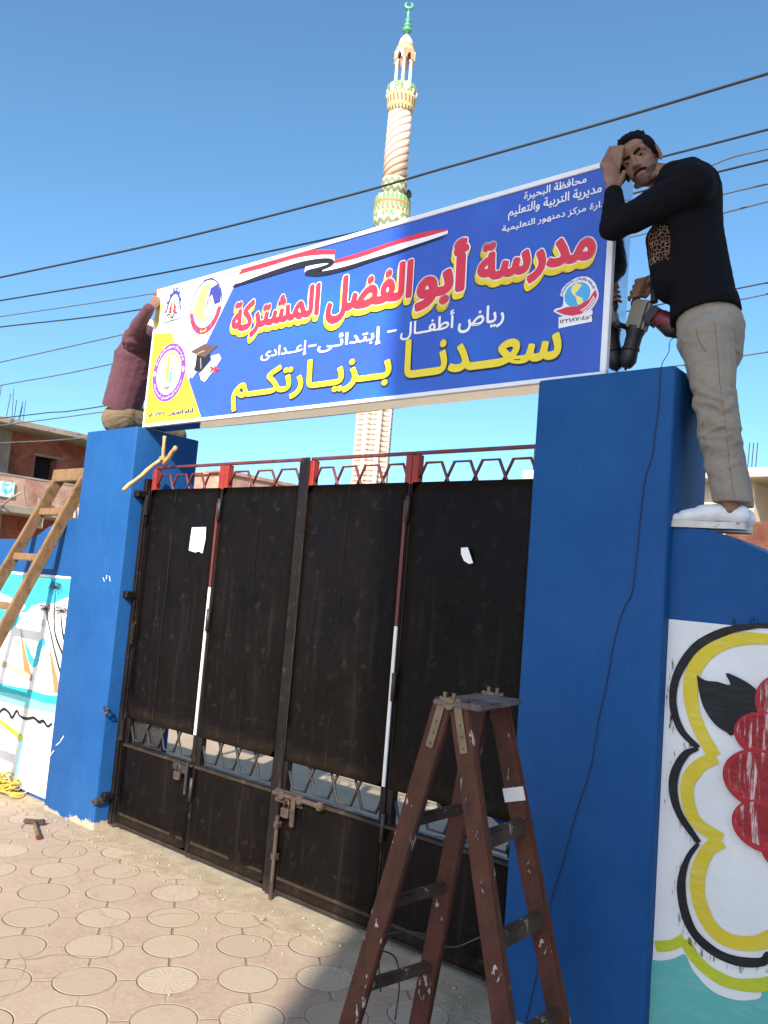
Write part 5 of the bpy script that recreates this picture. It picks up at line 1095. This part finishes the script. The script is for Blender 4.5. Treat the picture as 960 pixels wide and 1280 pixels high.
b = MB(); b.tube([(1.98, .87, .30), (2.15, .87, .78), (2.2, .90, .98)], .018, 8); b.tube([(1.98, 1.03, .30), (2.15, 1.03, .78), (2.2, 1.0, .98)], .018, 8); b.build('front_fork', CHR, mo, True)
b = MB(); b.ball((2.08, .88, .84), .095, 3, (.8, 1, 1)); b.build('headlight', CHR, mo, True)
b = MB(); b.tube([(2.30, .62, 1.03), (2.22, .75, 1.0), (2.2, .95, .98), (2.22, 1.15, 1.0), (2.30, 1.28, 1.03)], .013, 8); b.build('handlebar', BLKP, mo, True)
b = MB(); b.ball((2.48, .95, .86), .14, 3, (1.5, .85, .75)); b.build('fuel_tank', BLU, mo, True)
b = MB(); b.beam((2.66, .95, .86), (3.22, .95, .88), .24, .09, bevel=.03); b.build('seat', BLKP, mo)
b = MB(); b.box(2.36, 2.74, .80, 1.10, .24, .58, .04, 2); b.build('engine', BLKP, mo)
b = MB(); b.tube([(2.40, .79, .42), (2.5, .76, .30), (2.8, .76, .28), (3.3, .76, .36)], .035, 10); b.build('exhaust', CHR, mo, True)
b = MB(); b.box(2.30, 2.52, .74, .79, .44, .66, .02, 2); b.build('side_panel', BLU, mo)
b = MB(); b.box(2.86, 3.12, .82, .86, .52, .74, .02, 2); b.build('side_panel', BLU, mo)
b = MB(); b.tube([(2.46, .95, .72), (2.2, .95, .92)], .03, 8); b.tube([(2.46, .95, .72), (3.0, .95, .66), (3.15, .95, .30)], .025, 8); b.tube([(2.42, .95, .68), (2.5, .95, .3), (3.15, .95, .30)], .022, 8); b.build('frame', BLKP, mo, True)

mo.location.z = YARD + .015
# ------------------------------------------------------------------ people
SKIN = NT('skin'); co = SKIN.coord(); sk = SKIN.mix(SKIN.ramp(SKIN.noise(22, 4, .6, co), .3, .7), (0.20, 0.098, 0.058), (0.275, 0.145, 0.09)); SKIN.b.inputs['Subsurface Weight'].default_value = 0.12; SKIN.b.inputs['Subsurface Radius'].default_value = (.012, .005, .003); SKINM = SKIN.set(sk, .5, SKIN.bump(SKIN.noise(160, 3, .6, co), .15, .002), spec=.35)
HAIR = plain('black_hair', (0.006, 0.005, 0.005), .75, .3, 60, 240, .6, stretch=(1, 1, .3), spec=.15)
STUB = plain('stubble', (0.115, 0.065, 0.045), .7, .35, 90, 300, .4, spec=.2)
def cloth(name, c, weave=420, r_=.9, var=.14):
    k = NT(name); co = k.coord(); n1 = k.noise(7, 5, .6, co); col = k.mix(k.ramp(n1, .3, .7), tuple(x * (1 - var) for x in c), tuple(x * (1 + var) for x in c))
    h = k.math('ADD', k.math('MULTIPLY', k.noise(weave, 2, .5, co), .4), k.math('MULTIPLY', k.noise(26, 5, .65, k.coord((1, 1, 1.7)), .7), 1.0)); k.b.inputs['Sheen Weight'].default_value = .08
    return k.set(col, r_, k.bump(h, .5, .006), spec=.2)
BELT = plain('belt_leather', (0.05, 0.03, 0.02), .5)
KHAKI = cloth('khaki_cotton', (0.275, 0.235, 0.185)); OLIVE = cloth('olive_brown_cotton', (0.17, 0.125, 0.07)); MARN = cloth('maroon_knit', (0.098, 0.040, 0.052))
# black sweater with an embroidered chest panel
k = NT('black_knit'); co = k.coord(kind='Generated'); tc = k.n('ShaderNodeTexCoord'); sp = k.n('ShaderNodeSeparateXYZ'); geo = k.n('ShaderNodeNewGeometry'); k.l(geo.outputs['Position'], sp.inputs[0])
pc, pd_ = on_y(825, 304, .06), on_y(834, 320, .06)
fx = k.math('ABSOLUTE', k.math('SUBTRACT', sp.outputs[0], pc.x)); fz = k.math('ABSOLUTE', k.math('SUBTRACT', sp.outputs[2], pc.z))
msk = k.math('MULTIPLY', k.math('MULTIPLY', k.math('LESS_THAN', fx, .048), k.math('LESS_THAN', fz, .085)), k.math('GREATER_THAN', sp.outputs[1], .022))
v = k.n('ShaderNodeTexVoronoi', feature='DISTANCE_TO_EDGE'); v.inputs['Scale'].default_value = 62; k.l(k.coord(), v.inputs['Vector'])
ln = k.math('MULTIPLY', k.ramp(v.outputs['Distance'], .035, .075, (1, 1, 1, 1), (0, 0, 0, 1)), msk)
thr = k.mix(k.ramp(k.noise(18, 3, .6), .48, .60), (0.34, 0.24, 0.13), (0.26, 0.07, 0.05))
hh = k.math('ADD', k.math('MULTIPLY', k.noise(420, 2, .5), .35), k.noise(20, 5, .65, k.coord((1, 1, 1.6)), .6))
BLKNIT = k.set(k.mix(ln, (0.0065, 0.006, 0.008), thr), .92, k.bump(hh, .5, .006), spec=.12)
SHOEW = plain('white_canvas', (0.72, 0.72, 0.71), .7, .05, 14, 300, .15); SOLE = plain('rubber_sole', (0.60, 0.57, 0.50), .7, .15, 20, spots=((0.25, 0.2, 0.16), .62, 26)); LINING = plain('shoe_tab_dark', (0.03, 0.03, 0.09), .7)
EYEW = plain('eye_white', (0.15, 0.125, 0.11), .6, .03, spec=.2); EYED = plain('iris_dark', (0.008, 0.006, 0.005), .5, .03, spec=.2); LIP = plain('lips', (0.19, 0.075, 0.06), .5, .1)

def wrinkle(centers, amp=.004, s=26, along=(0, 0, 1)):
    """cloth folds: ridges gather near the given joints (centre, radius, strength)"""
    al = Vector(along)
    def f(p, n):
        w_ = .25
        for c, r, k_ in centers: w_ += k_ * math.exp(-((p - c).length / r) ** 2)
        q = p + Vector((fbm(p, 9, 2), fbm(p + Vector((5, 1, 2)), 9, 2), fbm(p + Vector((2, 7, 4)), 9, 2))) * .03
        zt = q.z + q.x * .35; rd = 1 - abs(noise.noise(Vector((q.x * s * .30, q.y * s * .30, zt * s))) * 2); rd = .6 * rd + .4 * (1 - abs(noise.noise(Vector((q.x * s * .6 + 9, q.y * s * .6, (q.z - q.x * .5) * s * 1.7))) * 2))
        return amp * w_ * (rd - .45) + .002 * fbm(p, 14, 2)
    return f
def cc(*c): return (Vector(M @ Vector(c))).normalized()
def head(Cn, U, F, pre=''):
    """prims for a head: centre, up and facing direction"""
    F = (F - U * F.dot(U)).normalized(); Sd = F.cross(U).normalized(); Rm = Matrix((Sd, F, U)).transposed()
    L = lambda a, b, c: Cn + Sd * a + F * b + U * c
    pr = [('e', L(0, -.014, .028), (.073, .093, .086), Rm), ('e', L(0, .032, -.030), (.058, .058, .074), Rm), ('e', L(0, .050, -.086), (.036, .032, .030), Rm), ('e', L(0, .064, -.103), (.020, .018, .014), Rm),
          ('c', L(-.046, .061, .025), .0145, L(.046, .061, .025), .0145), ('e', L(0, .058, .050), (.056, .028, .034), Rm),
          ('c', L(0, .080, .016), .0085, L(0, .104, -.030), .0125), ('e', L(-.012, .090, -.034), (.009, .011, .008), Rm), ('e', L(.012, .090, -.034), (.009, .011, .008), Rm),
          ('e', L(-.040, .052, -.022), (.020, .022, .020), Rm), ('e', L(.040, .052, -.022), (.020, .022, .020), Rm), ('c', L(-.052, .0, -.075), .016, L(-.022, .052, -.094), .016), ('c', L(.052, .0, -.075), .016, L(.022, .052, -.094), .016),
          ('e', L(0, .078, -.064), (.024, .014, .011), Rm), ('e', L(0, .076, -.079), (.021, .013, .009), Rm)]
    for s_ in (-1, 1):
        e = L(s_ * .076, -.006, -.006); Re = Rm @ Matrix.Rotation(s_ * -.35, 3, 'Z')
        pr += [('e', e, (.007, .020, .033), Re), ('c', L(s_ * .080, -.020, .016), .006, L(s_ * .081, -.016, -.018), .006), ('c', L(s_ * .078, .006, .022), .005, L(s_ * .080, -.018, .022), .006), ('e', L(s_ * .076, .0, -.034), (.006, .010, .009), Rm)]
    return pr, L, Rm
def face_bits(body, L, Rm, tash=True):
    for s_ in (-1, 1):
        e = MB(); e.mi = 0; e.ball(L(s_ * .031, .0675, .003), .0122, 3); e.mi = 1; e.ball(L(s_ * .031 - .001, .0745, .002), .0074, 2, (1, 1, 1)); e.build('eye', [EYEW, EYED], body, True)
        organic('eyelid', [('c', L(s_ * .046, .063, .007), .0055, L(s_ * .031, .0775, .0095), .0058), ('c', L(s_ * .031, .0775, .0095), .0058, L(s_ * .015, .073, .005), .005), ('c', L(s_ * .045, .063, -.004), .0045, L(s_ * .031, .0765, -.0075), .0045), ('c', L(s_ * .031, .0765, -.0075), .0045, L(s_ * .017, .073, -.002), .0045)], SKINM, body, .002, 1)
        organic('eyebrow', [('c', L(s_ * .011, .080, .020), .0052, L(s_ * .034, .0765, .027), .0058), ('c', L(s_ * .034, .0765, .027), .0056, L(s_ * .056, .058, .022), .0035)], HAIR, body, .002, 1)
    organic('lips', [('c', L(-.020, .080, -.075), .0045, L(.020, .080, -.075), .0045), ('e', L(0, .086, -.073), (.014, .006, .007), Rm)], LIP, body, .002, 2)
    if tash: organic('stubble', [('e', L(0, .0325, -.030), (.0590, .0590, .0755), Rm), ('e', L(0, .050, -.086), (.0368, .0328, .0308), Rm), ('e', L(0, .064, -.103), (.0206, .0186, .0146), Rm)], STUB, body, .004, 2, cut=[(L(0, .05, -.052), (Rm.col[2] + Rm.col[1] * .25)), (L(0, .012, 0), -Rm.col[1])])
    if tash: organic('moustache', [('c', L(0, .0875, -.054), .0068, L(-.018, .085, -.056), .0072), ('c', L(-.018, .085, -.056), .0072, L(-.025, .079, -.058), .0050), ('c', L(0, .0875, -.054), .0068, L(.018, .085, -.056), .0072), ('c', L(.018, .085, -.056), .0072, L(.025, .079, -.058), .0050)], HAIR, body, .002, 1, lambda p, n: .0012 * fbm(p, 130, 2))
def hair(body, L, Rm, seed=0):
    pr = [('e', L(0, -.020, .040), (.079, .096, .086), Rm), ('e', L(0, .028, .092), (.056, .046, .030), Rm), ('e', L(.0, .045, .096), (.045, .034, .022), Rm)]
    for s_ in (-1, 1): pr += [('c', L(s_ * .072, .022, .045), .010, L(s_ * .0745, .014, -.012), .006)]
    rh = random.Random(8 + seed)
    for i in range(46):
        a = rh.uniform(0, 6.283); e = rh.uniform(.25, 1.0) * math.pi / 2; q = (.076 * math.cos(e) * math.sin(a), -.016 + .092 * math.cos(e) * math.cos(a), .042 + .084 * math.sin(e))
        q2 = (q[0] * 1.06 + rh.uniform(-.008, .008), q[1] * 1.04 + .008 + rh.uniform(-.006, .010), q[2] + .004 + rh.uniform(-.002, .006)); pr.append(('c', L(*q), .0085, L(*q2), .0032))
    d = lambda p, n: .004 * fbm(p + Vector((seed, 0, 0)), 34, 3) + .0035 * abs(noise.noise(p * 95)) 
    up, fw = Rm.col[2], Rm.col[1]
    return organic('hair', pr, HAIR, body, .0034, 1, d, cut=[(L(0, .070, .066), (fw * .86 - up * .62)), (L(0, -.075, -.045), (-up * .75 - fw * .15))])

# ---- the man with the drill, standing on the boundary wall
U_, F_ = cc(-.40, -.90, .10), cc(-.50, .34, -.78)
hc = on_y(801, 203, .13)
hp, HL, HR = head(hc, U_, F_)
P = lambda x, y, Y: on_y(x, y, Y)
sh_n, el_n, wr_n = P(866, 232, .035), P(768, 284, -.070), P(767, 242, -.055)
sh_f, el_f, wr_f = P(862, 232, .345), P(850, 318, .40), P(822, 350, .24)
hip_n, kn_n, an_n = P(885, 425, .10), P(897, 528, .085), P(914, 640, .115)
hip_f, kn_f, an_f = P(882, 425, .26), kn_n + Vector((-.030, .13, -.0)), an_n + Vector((-.015, .125, 0))
waist, chest, upper = P(882, 390, .18), P(860, 290, .185), P(866, 238, .19)
hand_pr = []
# left hand closed over the sign's top corner: palm on the end of the sign, fingers bent over the edge
pw, pk = wr_n, P(763, 209, -.030)
hand_pr += [('c', wr_n, .027, pw.lerp(pk, .45), .028, ((.5, .86, 0), 1.15, .72)), ('c', pw.lerp(pk, .4), .030, pk, .029, ((.5, .86, 0), 1.30, .64))]
ztop = SZ1 + .010
for i, (dx, ln_) in enumerate(((-.036, .92), (-.013, 1.0), (.011, .97), (.033, .80))):
    a0_ = pk + Vector((dx * .62, dx * .78, .006 - abs(i - 1.4) * .003)); yb = .016 + dx * .25; a1_ = Vector((a0_.x + .001, yb, ztop + .012)); a2_ = Vector((a0_.x + .003, yb + .028 * ln_, ztop + .005)); a3_ = Vector((a0_.x + .004, yb + .048 * ln_, ztop - .000))
    hand_pr += [('c', a0_, .0115, a1_, .0098), ('c', a1_, .0098, a2_, .0088), ('c', a2_, .0088, a3_, .0076)]
t0 = pw.lerp(pk, .35) + Vector((.018, .018, 0)); t1 = t0 + Vector((.012, .006, .034)); t2 = t1 + Vector((.0, .012, .026)); hand_pr += [('c', t0, .015, t1, .0115), ('c', t1, .011, t2, .009)]
# right hand round the drill's rear grip
g0, g1 = P(793, 380, .20), P(806, 351, .215)        # grip axis
gp = g0.lerp(g1, .55)
bk = P(820, 350, .235)
hand_pr += [('c', wr_f, .026, bk, .028), ('c', bk, .029, P(812, 352, .222), .027)]
for i in range(4):
    b0 = g1.lerp(g0, .02 + .235 * i) + Vector((.030, .014, .004)); b1 = b0 + Vector((-.020, -.034, -.004)); b2 = b1 + Vector((-.034, -.006, -.004)); b3 = b2 + Vector((-.010, .026, -.002)); r_ = .0105 - .0006 * i
    hand_pr += [('c', bk.lerp(b0, .5), .015, b0, r_ + .001), ('c', b0, r_, b1, r_), ('c', b1, r_, b2, r_ * .93), ('c', b2, r_ * .93, b3, r_ * .82)]
hand_pr += [('c', bk, .016, g1 + Vector((.012, .026, .018)), .012), ('c', g1 + Vector((.012, .026, .018)), .012, g1 + Vector((-.022, .014, .012)), .0095)]
sole_z = 1.960
body_pr = hp + hand_pr + [('c', hc + U_ * -.06 - F_ * .03, .050, P(846, 224, .16), .056), ('c', upper, .09, chest, .105, ((0, 1, 0), 1.1, .85)), ('c', chest, .105, waist, .10, ((0, 1, 0), 1.1, .85)), ('c', waist, .10, P(884, 420, .18), .105, ((0, 1, 0), 1.15, .9)),
    ('c', P(846, 224, .16), .056, upper, .08), ('c', upper, .07, sh_n, .05), ('c', upper, .07, sh_f, .05), ('c', sh_n, .048, el_n, .036), ('c', el_n, .036, wr_n, .026), ('c', sh_f, .048, el_f, .036), ('c', el_f, .036, wr_f, .025),
    ('c', hip_n, .07, kn_n, .05), ('c', kn_n, .05, an_n, .034), ('c', hip_f, .07, kn_f, .05), ('c', kn_f, .05, an_f, .034)]
fd = Vector((-.97, -.22, 0)).normalized()
for an in (an_n, an_f):
    hl = Vector((an.x + .028, an.y + .006, sole_z + .03)); body_pr += [('c', an, .033, hl + fd * .035, .024), ('c', hl + fd * .035, .022, hl + fd * .17 - Vector((0, 0, .012)), .014), ('e', Vector((an.x + .004, an.y - .030, an.z + .002)), (.012, .010, .012))]
man = organic('person', body_pr, SKINM, None, .0042, 2, base=(an_n.x, an_n.y + .06, sole_z - .025))
setp(man, 'man in black sweater and khaki trousers standing on the wall holding a drill', 'person', 'men fixing the sign')
face_bits(man, HL, HR); hair(man, HL, HR)
sweat = [('c', waist, .128, chest, .140, ((0, 1, 0), 1.08, .96)), ('c', chest, .140, upper, .112, ((0, 1, 0), 1.25, 1.0)), ('c', P(882, 412, .18), .128, waist, .130, ((0, 1, 0), 1.10, 1.04)),
    ('c', upper, .105, sh_n, .082), ('c', upper, .105, sh_f, .080), ('c', P(858, 222, .18), .085, P(843, 222, .15), .066), ('c', P(846, 226, .14), .064, P(833, 229, .12), .050), ('c', sh_n, .080, sh_n.lerp(el_n, .5), .070), ('c', sh_n.lerp(el_n, .5), .070, el_n, .057), ('c', el_n, .056, el_n.lerp(wr_n, .6), .046), ('c', el_n.lerp(wr_n, .6), .046, wr_n + (wr_n - el_n).normalized() * -.005, .038),
    ('c', sh_f, .076, el_f, .056), ('c', el_f, .055, wr_f + (el_f - wr_f) * .22, .040), ('c', P(834, 300, .12), .085, P(846, 350, .14), .10)]
organic('sweater', sweat, BLKNIT, man, .0065, 4, wrinkle([(el_n, .10, 1.2), (sh_n, .12, .9), (waist, .12, .9), (chest, .14, .4)], .007, 18), cut=[(P(843, 410, .18), Vector((0, 1, 0)).cross(P(922, 381, .18) - P(843, 410, .18)) * (1 if Vector((0, 1, 0)).cross(P(922, 381, .18) - P(843, 410, .18)).z < 0 else -1))])
tr = [('c', P(883, 396, .18), .112, P(886, 425, .18), .118, ((0, 1, 0), 1.12, 1.0)), ('c', P(894, 412, .18), .112, P(894, 440, .18), .102, ((0, 1, 0), 1.15, 1.0)), ('c', hip_n, .102, hip_n.lerp(kn_n, .55), .083), ('c', hip_n.lerp(kn_n, .55), .083, kn_n, .076), ('c', kn_n, .076, kn_n.lerp(an_n, .5), .068), ('c', kn_n.lerp(an_n, .5), .068, an_n + Vector((0, 0, .042)), .066),
    ('c', hip_f, .098, kn_f, .072), ('c', kn_f, .072, an_f + Vector((0, 0, .05)), .058)]
zc = an_n.z + .035
trs = organic('trousers', tr, KHAKI, man, .0055, 2, wrinkle([(kn_n, .12, 2.5), (kn_n + Vector((0, 0, -.12)), .08, .7), (hip_n + Vector((-.06, 0, -.06)), .10, 1.1), (hip_n + Vector((.03, 0, .04)), .09, .7), (an_n + Vector((0, 0, .08)), .07, .6)], .0098, 21), cut=[((0, 0, zc), (0, 0, -1))])
# slanted pocket opening and outseam
def on_surf(o, p, d):
    from mathutils.bvhtree import BVHTree
    if o.name not in _bv: _bv[o.name] = BVHTree.FromPolygons([v.co + wloc(o) for v in o.data.vertices], [tuple(f.vertices) for f in o.data.polygons])
    h = _bv[o.name].ray_cast(Vector(p), Vector(d)); return h[0]
_bv = {}
def surf_line(o, px, r_, mat, name, par):
    pts = []
    for x, y in smooth_line(px, 8):
        h = on_surf(o, Vector(CAM), Vector(ray(x, y)))
        if h is not None: pts.append(h - Vector(ray(x, y)) * r_ * .4)
    if len(pts) > 2:
        b = MB(); b.tube(pts, r_, 5); return b.build(name, mat, par, True)
SEAM = plain('trouser_seam', (0.19, 0.15, 0.105), .9)
surf_line(trs, [(870, 412), (873, 424), (880, 436), (884, 440)], .0018, SEAM, 'pocket_seam', man)
surf_line(trs, [(893, 402), (897, 440), (901, 490), (908, 540), (913, 590), (919, 628)], .0012, SEAM, 'outseam', man)
def seam_on(pts, r_, mat, par, name):
    b = MB(); b.tube([Vector(p) for p in smooth_line(pts, 5)], r_, 5); return b.build(name, mat, par, True)
def shoe(an, par):
    """slip-on canvas shoe, sole as a sub-part"""
    Sx = Vector((-fd.y, fd.x, 0)); hl = Vector((an.x + .030, an.y + .006, sole_z)); tip = hl + fd * .265; mid = lambda t: hl + fd * (.265 * t)
    pr = [('c', mid(.0) + Vector((0, 0, .028)), .033, mid(.28) + Vector((0, 0, .036)), .035), ('c', mid(-.02) + Vector((0, 0, .044)), .024, mid(.05) + Vector((0, 0, .030)), .034), ('c', mid(.28) + Vector((0, 0, .038)), .036, mid(.48) + Vector((0, 0, .030)), .037, (tuple(Sx), 1.05, .98)), ('c', mid(.48) + Vector((0, 0, .028)), .038, mid(.72) + Vector((0, 0, .017)), .034, (tuple(Sx), 1.15, .85)), ('c', mid(.72) + Vector((0, 0, .015)), .034, mid(.92) + Vector((0, 0, .008)), .022, (tuple(Sx), 1.15, .75))]
    o = organic('shoe', pr, SHOEW, par, .0038, 4, lambda p, n: .0012 * fbm(p, 40, 2), cut=[((0, 0, sole_z - .004), (0, 0, -1))])
    ol = []
    for t, w_ in ((-.09, .0), (-.075, .020), (-.03, .031), (.1, .035), (.3, .033), (.5, .037), (.68, .044), (.82, .042), (.93, .030), (.985, .014), (1.0, 0)): ol.append((t, w_))
    pts = [mid(t) + Sx * w_ for t, w_ in ol] + [mid(t) - Sx * w_ for t, w_ in ol[-2:0:-1]]
    m = MB(); m.slab([p + Vector((0, 0, -.024)) for p in pts], (0, 0, .024)); es = [e for e in m.bm.edges if abs((e.verts[0].co - e.verts[1].co).z) < .001]; s_ = m.build('sole', SOLE, o, angle=50)
    m = MB(); c = mid(.36) + Vector((0, 0, .060)) - Sx * .028; m.beam(c, c + fd * .03 - Vector((0, 0, .004)), .004, .014, up=tuple(Sx)); 
    return o
shoe(an_n, man); shoe(an_f, man)
m = MB(); c = P(900, 650, an_n.y - .036); 

# ---- the rotary drill
DRB = plain('olive_drill_body', (0.20, 0.18, 0.12), .45, .12, 20); DRR = plain('dark_red_plastic', (0.16, 0.012, 0.018), .4, .1, 20); DRK = plain('black_drill_rubber', (0.014, 0.014, 0.016), .5, .2, 30)
dY = .20
cm = P(802, 392, dY); c_t, c_b = P(805, 380, dY), P(795, 412, dY); ch = P(784, 454, dY)
dr = empty('hammer_drill', tuple(ch), 'corded hammer drill with olive body and black nose pointed at the pillar top', 'drill')
ax_ = (c_b - c_t).normalized(); sd_ = Vector((0, 1, 0)); pr_ = ax_.cross(sd_).normalized()
b = MB(); b.beam(c_t - ax_ * .012, c_b + ax_ * .012, .070, .082, up=tuple(pr_), bevel=.012); b.build('gear_case', DRB, dr, angle=40)
b = MB(); e = P(817, 397, dY); b.beam(P(812, 392, dY), P(824, 400, dY), .074, .078, up=(0, 0, 1), bevel=.010); b.build('collar', DRK, dr, angle=40)
b = MB(); b.tube([P(822, 397, dY), P(828, 400, dY), P(842, 406, dY), P(848, 408, dY)], [.036, .040, .038, .030], 18); b.build('motor_housing', DRR, dr, True)
b = MB(); b.tube([P(826, 402, dY), P(838, 412, dY), P(852, 416, dY)], [.030, .034, .026], 14); b.build('motor_vent', DRK, dr, True)
b = MB(); b.lathe(c_b, [(.040, -.01), (.040, .012), (.034, .03), (.033, .075), (.037, .078), (.037, .088), (.032, .092), (.034, .10), (.036, .135), (.026, .155), (.018, .165)], 20, axis=tuple(ch - c_b)); b.build('chuck', DRK, dr, angle=35)
dn_ = (ch - c_b).normalized(); tipb = c_b + dn_ * ((c_b.z - (PT + .001)) / -dn_.z)
b = MB(); b.tube([c_b + dn_ * .15, tipb], .006, 8); b.build('drill_bit', CHR, dr, True)
b = MB(); b.tube([Vector(p) for p in smooth_line([c_t + Vector((-.025, 0, -.01)), g0, g0.lerp(g1, .5), g1, P(817, 358, dY + .01), P(818, 378, dY)], 6)], .0155, 10); b.build('rear_grip', DRK, dr, True)
b = MB(); b.tube([c_b + pr_ * -.03, c_b + pr_ * -.05 + Vector((0, -.04, 0)), c_b + Vector((-.03, -.12, -.01))], [.012, .011, .016], 10); b.build('side_handle', DRK, dr, True)

# ---- the man behind the sign's left end, sitting on the pillar
D = at_depth
wst, chs, shn, shf = D(150, 516, 5.86), D(171, 447, 5.84), D(168, 425, 5.70), D(196, 420, 6.02)
eln, wrn = D(174, 405, 5.58), D(187, 385, 5.47)
corner = Vector((SX0, .06, SZ1)); hpc = Vector((wst.x + .03, wst.y + .01, PT + .135))
hcl = D(203, 415, 6.02); U2 = (cc(.25, -.95, 0)); F2 = Vector((.8, -.35, -.1)).normalized()
hp2, HL2, HR2 = head(hcl, U2, F2)
kn1, kn2 = Vector((-.58, .60, PT + .085)), Vector((-.40, .60, PT + .085)); an1, an2 = Vector((-.58, .60, PT - .34)), Vector((-.40, .60, PT - .34))
pkl = Vector((SX0 - .016, .10, SZ1 - .045)); h2 = [('c', wrn, .027, wrn.lerp(pkl, .6), .032), ('c', wrn.lerp(pkl, .6), .032, pkl, .030)]
for i in range(4):
    a0_ = pkl + Vector((-.004, -.033 + .022 * i, .012)); a1_ = Vector((SX0 - .006, a0_.y, SZ1 + .010)); a2_ = Vector((SX0 + .030, a0_.y + .002, SZ1 + .011)); a3_ = Vector((SX0 + .052, a0_.y + .003, SZ1 + .009)); h2 += [('c', a0_, .0115, a1_, .010), ('c', a1_, .010, a2_, .009), ('c', a2_, .009, a3_, .0078)]
h2 += [('c', wrn.lerp(pkl, .5) + Vector((0, -.02, 0)), .015, pkl + Vector((.0, -.052, -.010)), .012), ('c', pkl + Vector((0, -.052, -.010)), .012, pkl + Vector((.010, -.060, .018)), .0095)]
elf, wrf = Vector((.14, .50, 3.12)), Vector((.26, .285, 3.20))
bp2 = hp2 + h2 + [('c', hcl - U2 * .06 - F2 * .02, .05, (shn + shf) / 2, .06), ('c', (shn + shf) / 2, .09, chs, .105), ('c', chs, .100, wst, .080), ('c', wst, .080, hpc, .085), ('c', shn, .05, eln, .037), ('c', eln, .037, wrn, .026), ('c', (shn + shf) / 2, .07, shn, .05), ('c', (shn + shf) / 2, .07, shf, .05), ('c', shf, .05, elf, .037), ('c', elf, .037, wrf, .026), ('c', wrf, .028, wrf + Vector((.03, -.04, .06)), .026),
    ('c', hpc, .075, kn1, .050), ('c', kn1, .055, an1, .036), ('c', hpc, .075, kn2, .050), ('c', kn2, .055, an2, .036), ('c', an1, .036, an1 + Vector((.0, .14, -.05)), .028), ('c', an2, .036, an2 + Vector((0, .14, -.05)), .028)]
man2 = organic('person', bp2, SKINM, None, .0045, 2, base=(hpc.x, hpc.y, PT))
setp(man2, 'man in maroon sweater reaching up to hold the sign\'s left end', 'person', 'men fixing the sign')
face_bits(man2, HL2, HR2, False); hair(man2, HL2, HR2, 4)
sw2 = [('c', wst, .122, chs, .135, ((0, 1, 0), 1.12, .98)), ('c', chs, .135, (shn + shf) / 2, .10, ((0, 1, 0), 1.2, 1)), ('c', (shn + shf) / 2, .095, shn, .080), ('c', (shn + shf) / 2, .095, shf, .078), ('c', shn, .072, eln, .052), ('c', eln, .051, wrn + (eln - wrn) * .05, .036), ('c', shf, .075, elf, .055), ('c', elf, .055, wrf, .04), ('c', wst + Vector((-.02, 0, -.09)), .120, wst, .122, ((0, 1, 0), 1.10, .98))]
organic('sweater', sw2, MARN, man2, .0065, 6, wrinkle([(shn, .12, 1.6), (eln, .09, .9), (chs, .18, .9)], .0075, 15, (0, 0, 1)), cut=[(D(126, 505, 5.86), (lambda v: v if v.z < 0 else -v)((D(168, 523, 5.86) - D(126, 505, 5.86)).cross(D(126, 505, 6.4) - D(126, 505, 5.86))))])
organic('shirt_collar', [('c', (shn + shf) / 2 + U2 * .03, .066, (shn + shf) / 2 + U2 * .075, .058)], SHOEW, man2, .005, 2)
organic('trousers', [('c', wst + Vector((-.012, 0, -.05)), .108, hpc + Vector((-.01, 0, -.02)), .112, ((0, 1, 0), 1.12, 1)), ('c', hpc, .105, kn1, .082), ('c', kn1, .080, an1, .064), ('c', hpc, .105, kn2, .082), ('c', kn2, .080, an2, .064)], OLIVE, man2, .0065, 3, wrinkle([(hpc, .14, 1.2)], .006, 22))
for an in (an1, an2):
    o = organic('shoe', [('c', an + Vector((0, -.02, -.055)), .042, an + Vector((0, .09, -.065)), .044), ('c', an + Vector((0, .09, -.065)), .044, an + Vector((0, .17, -.07)), .034)], DRK, man2, .005, 3)
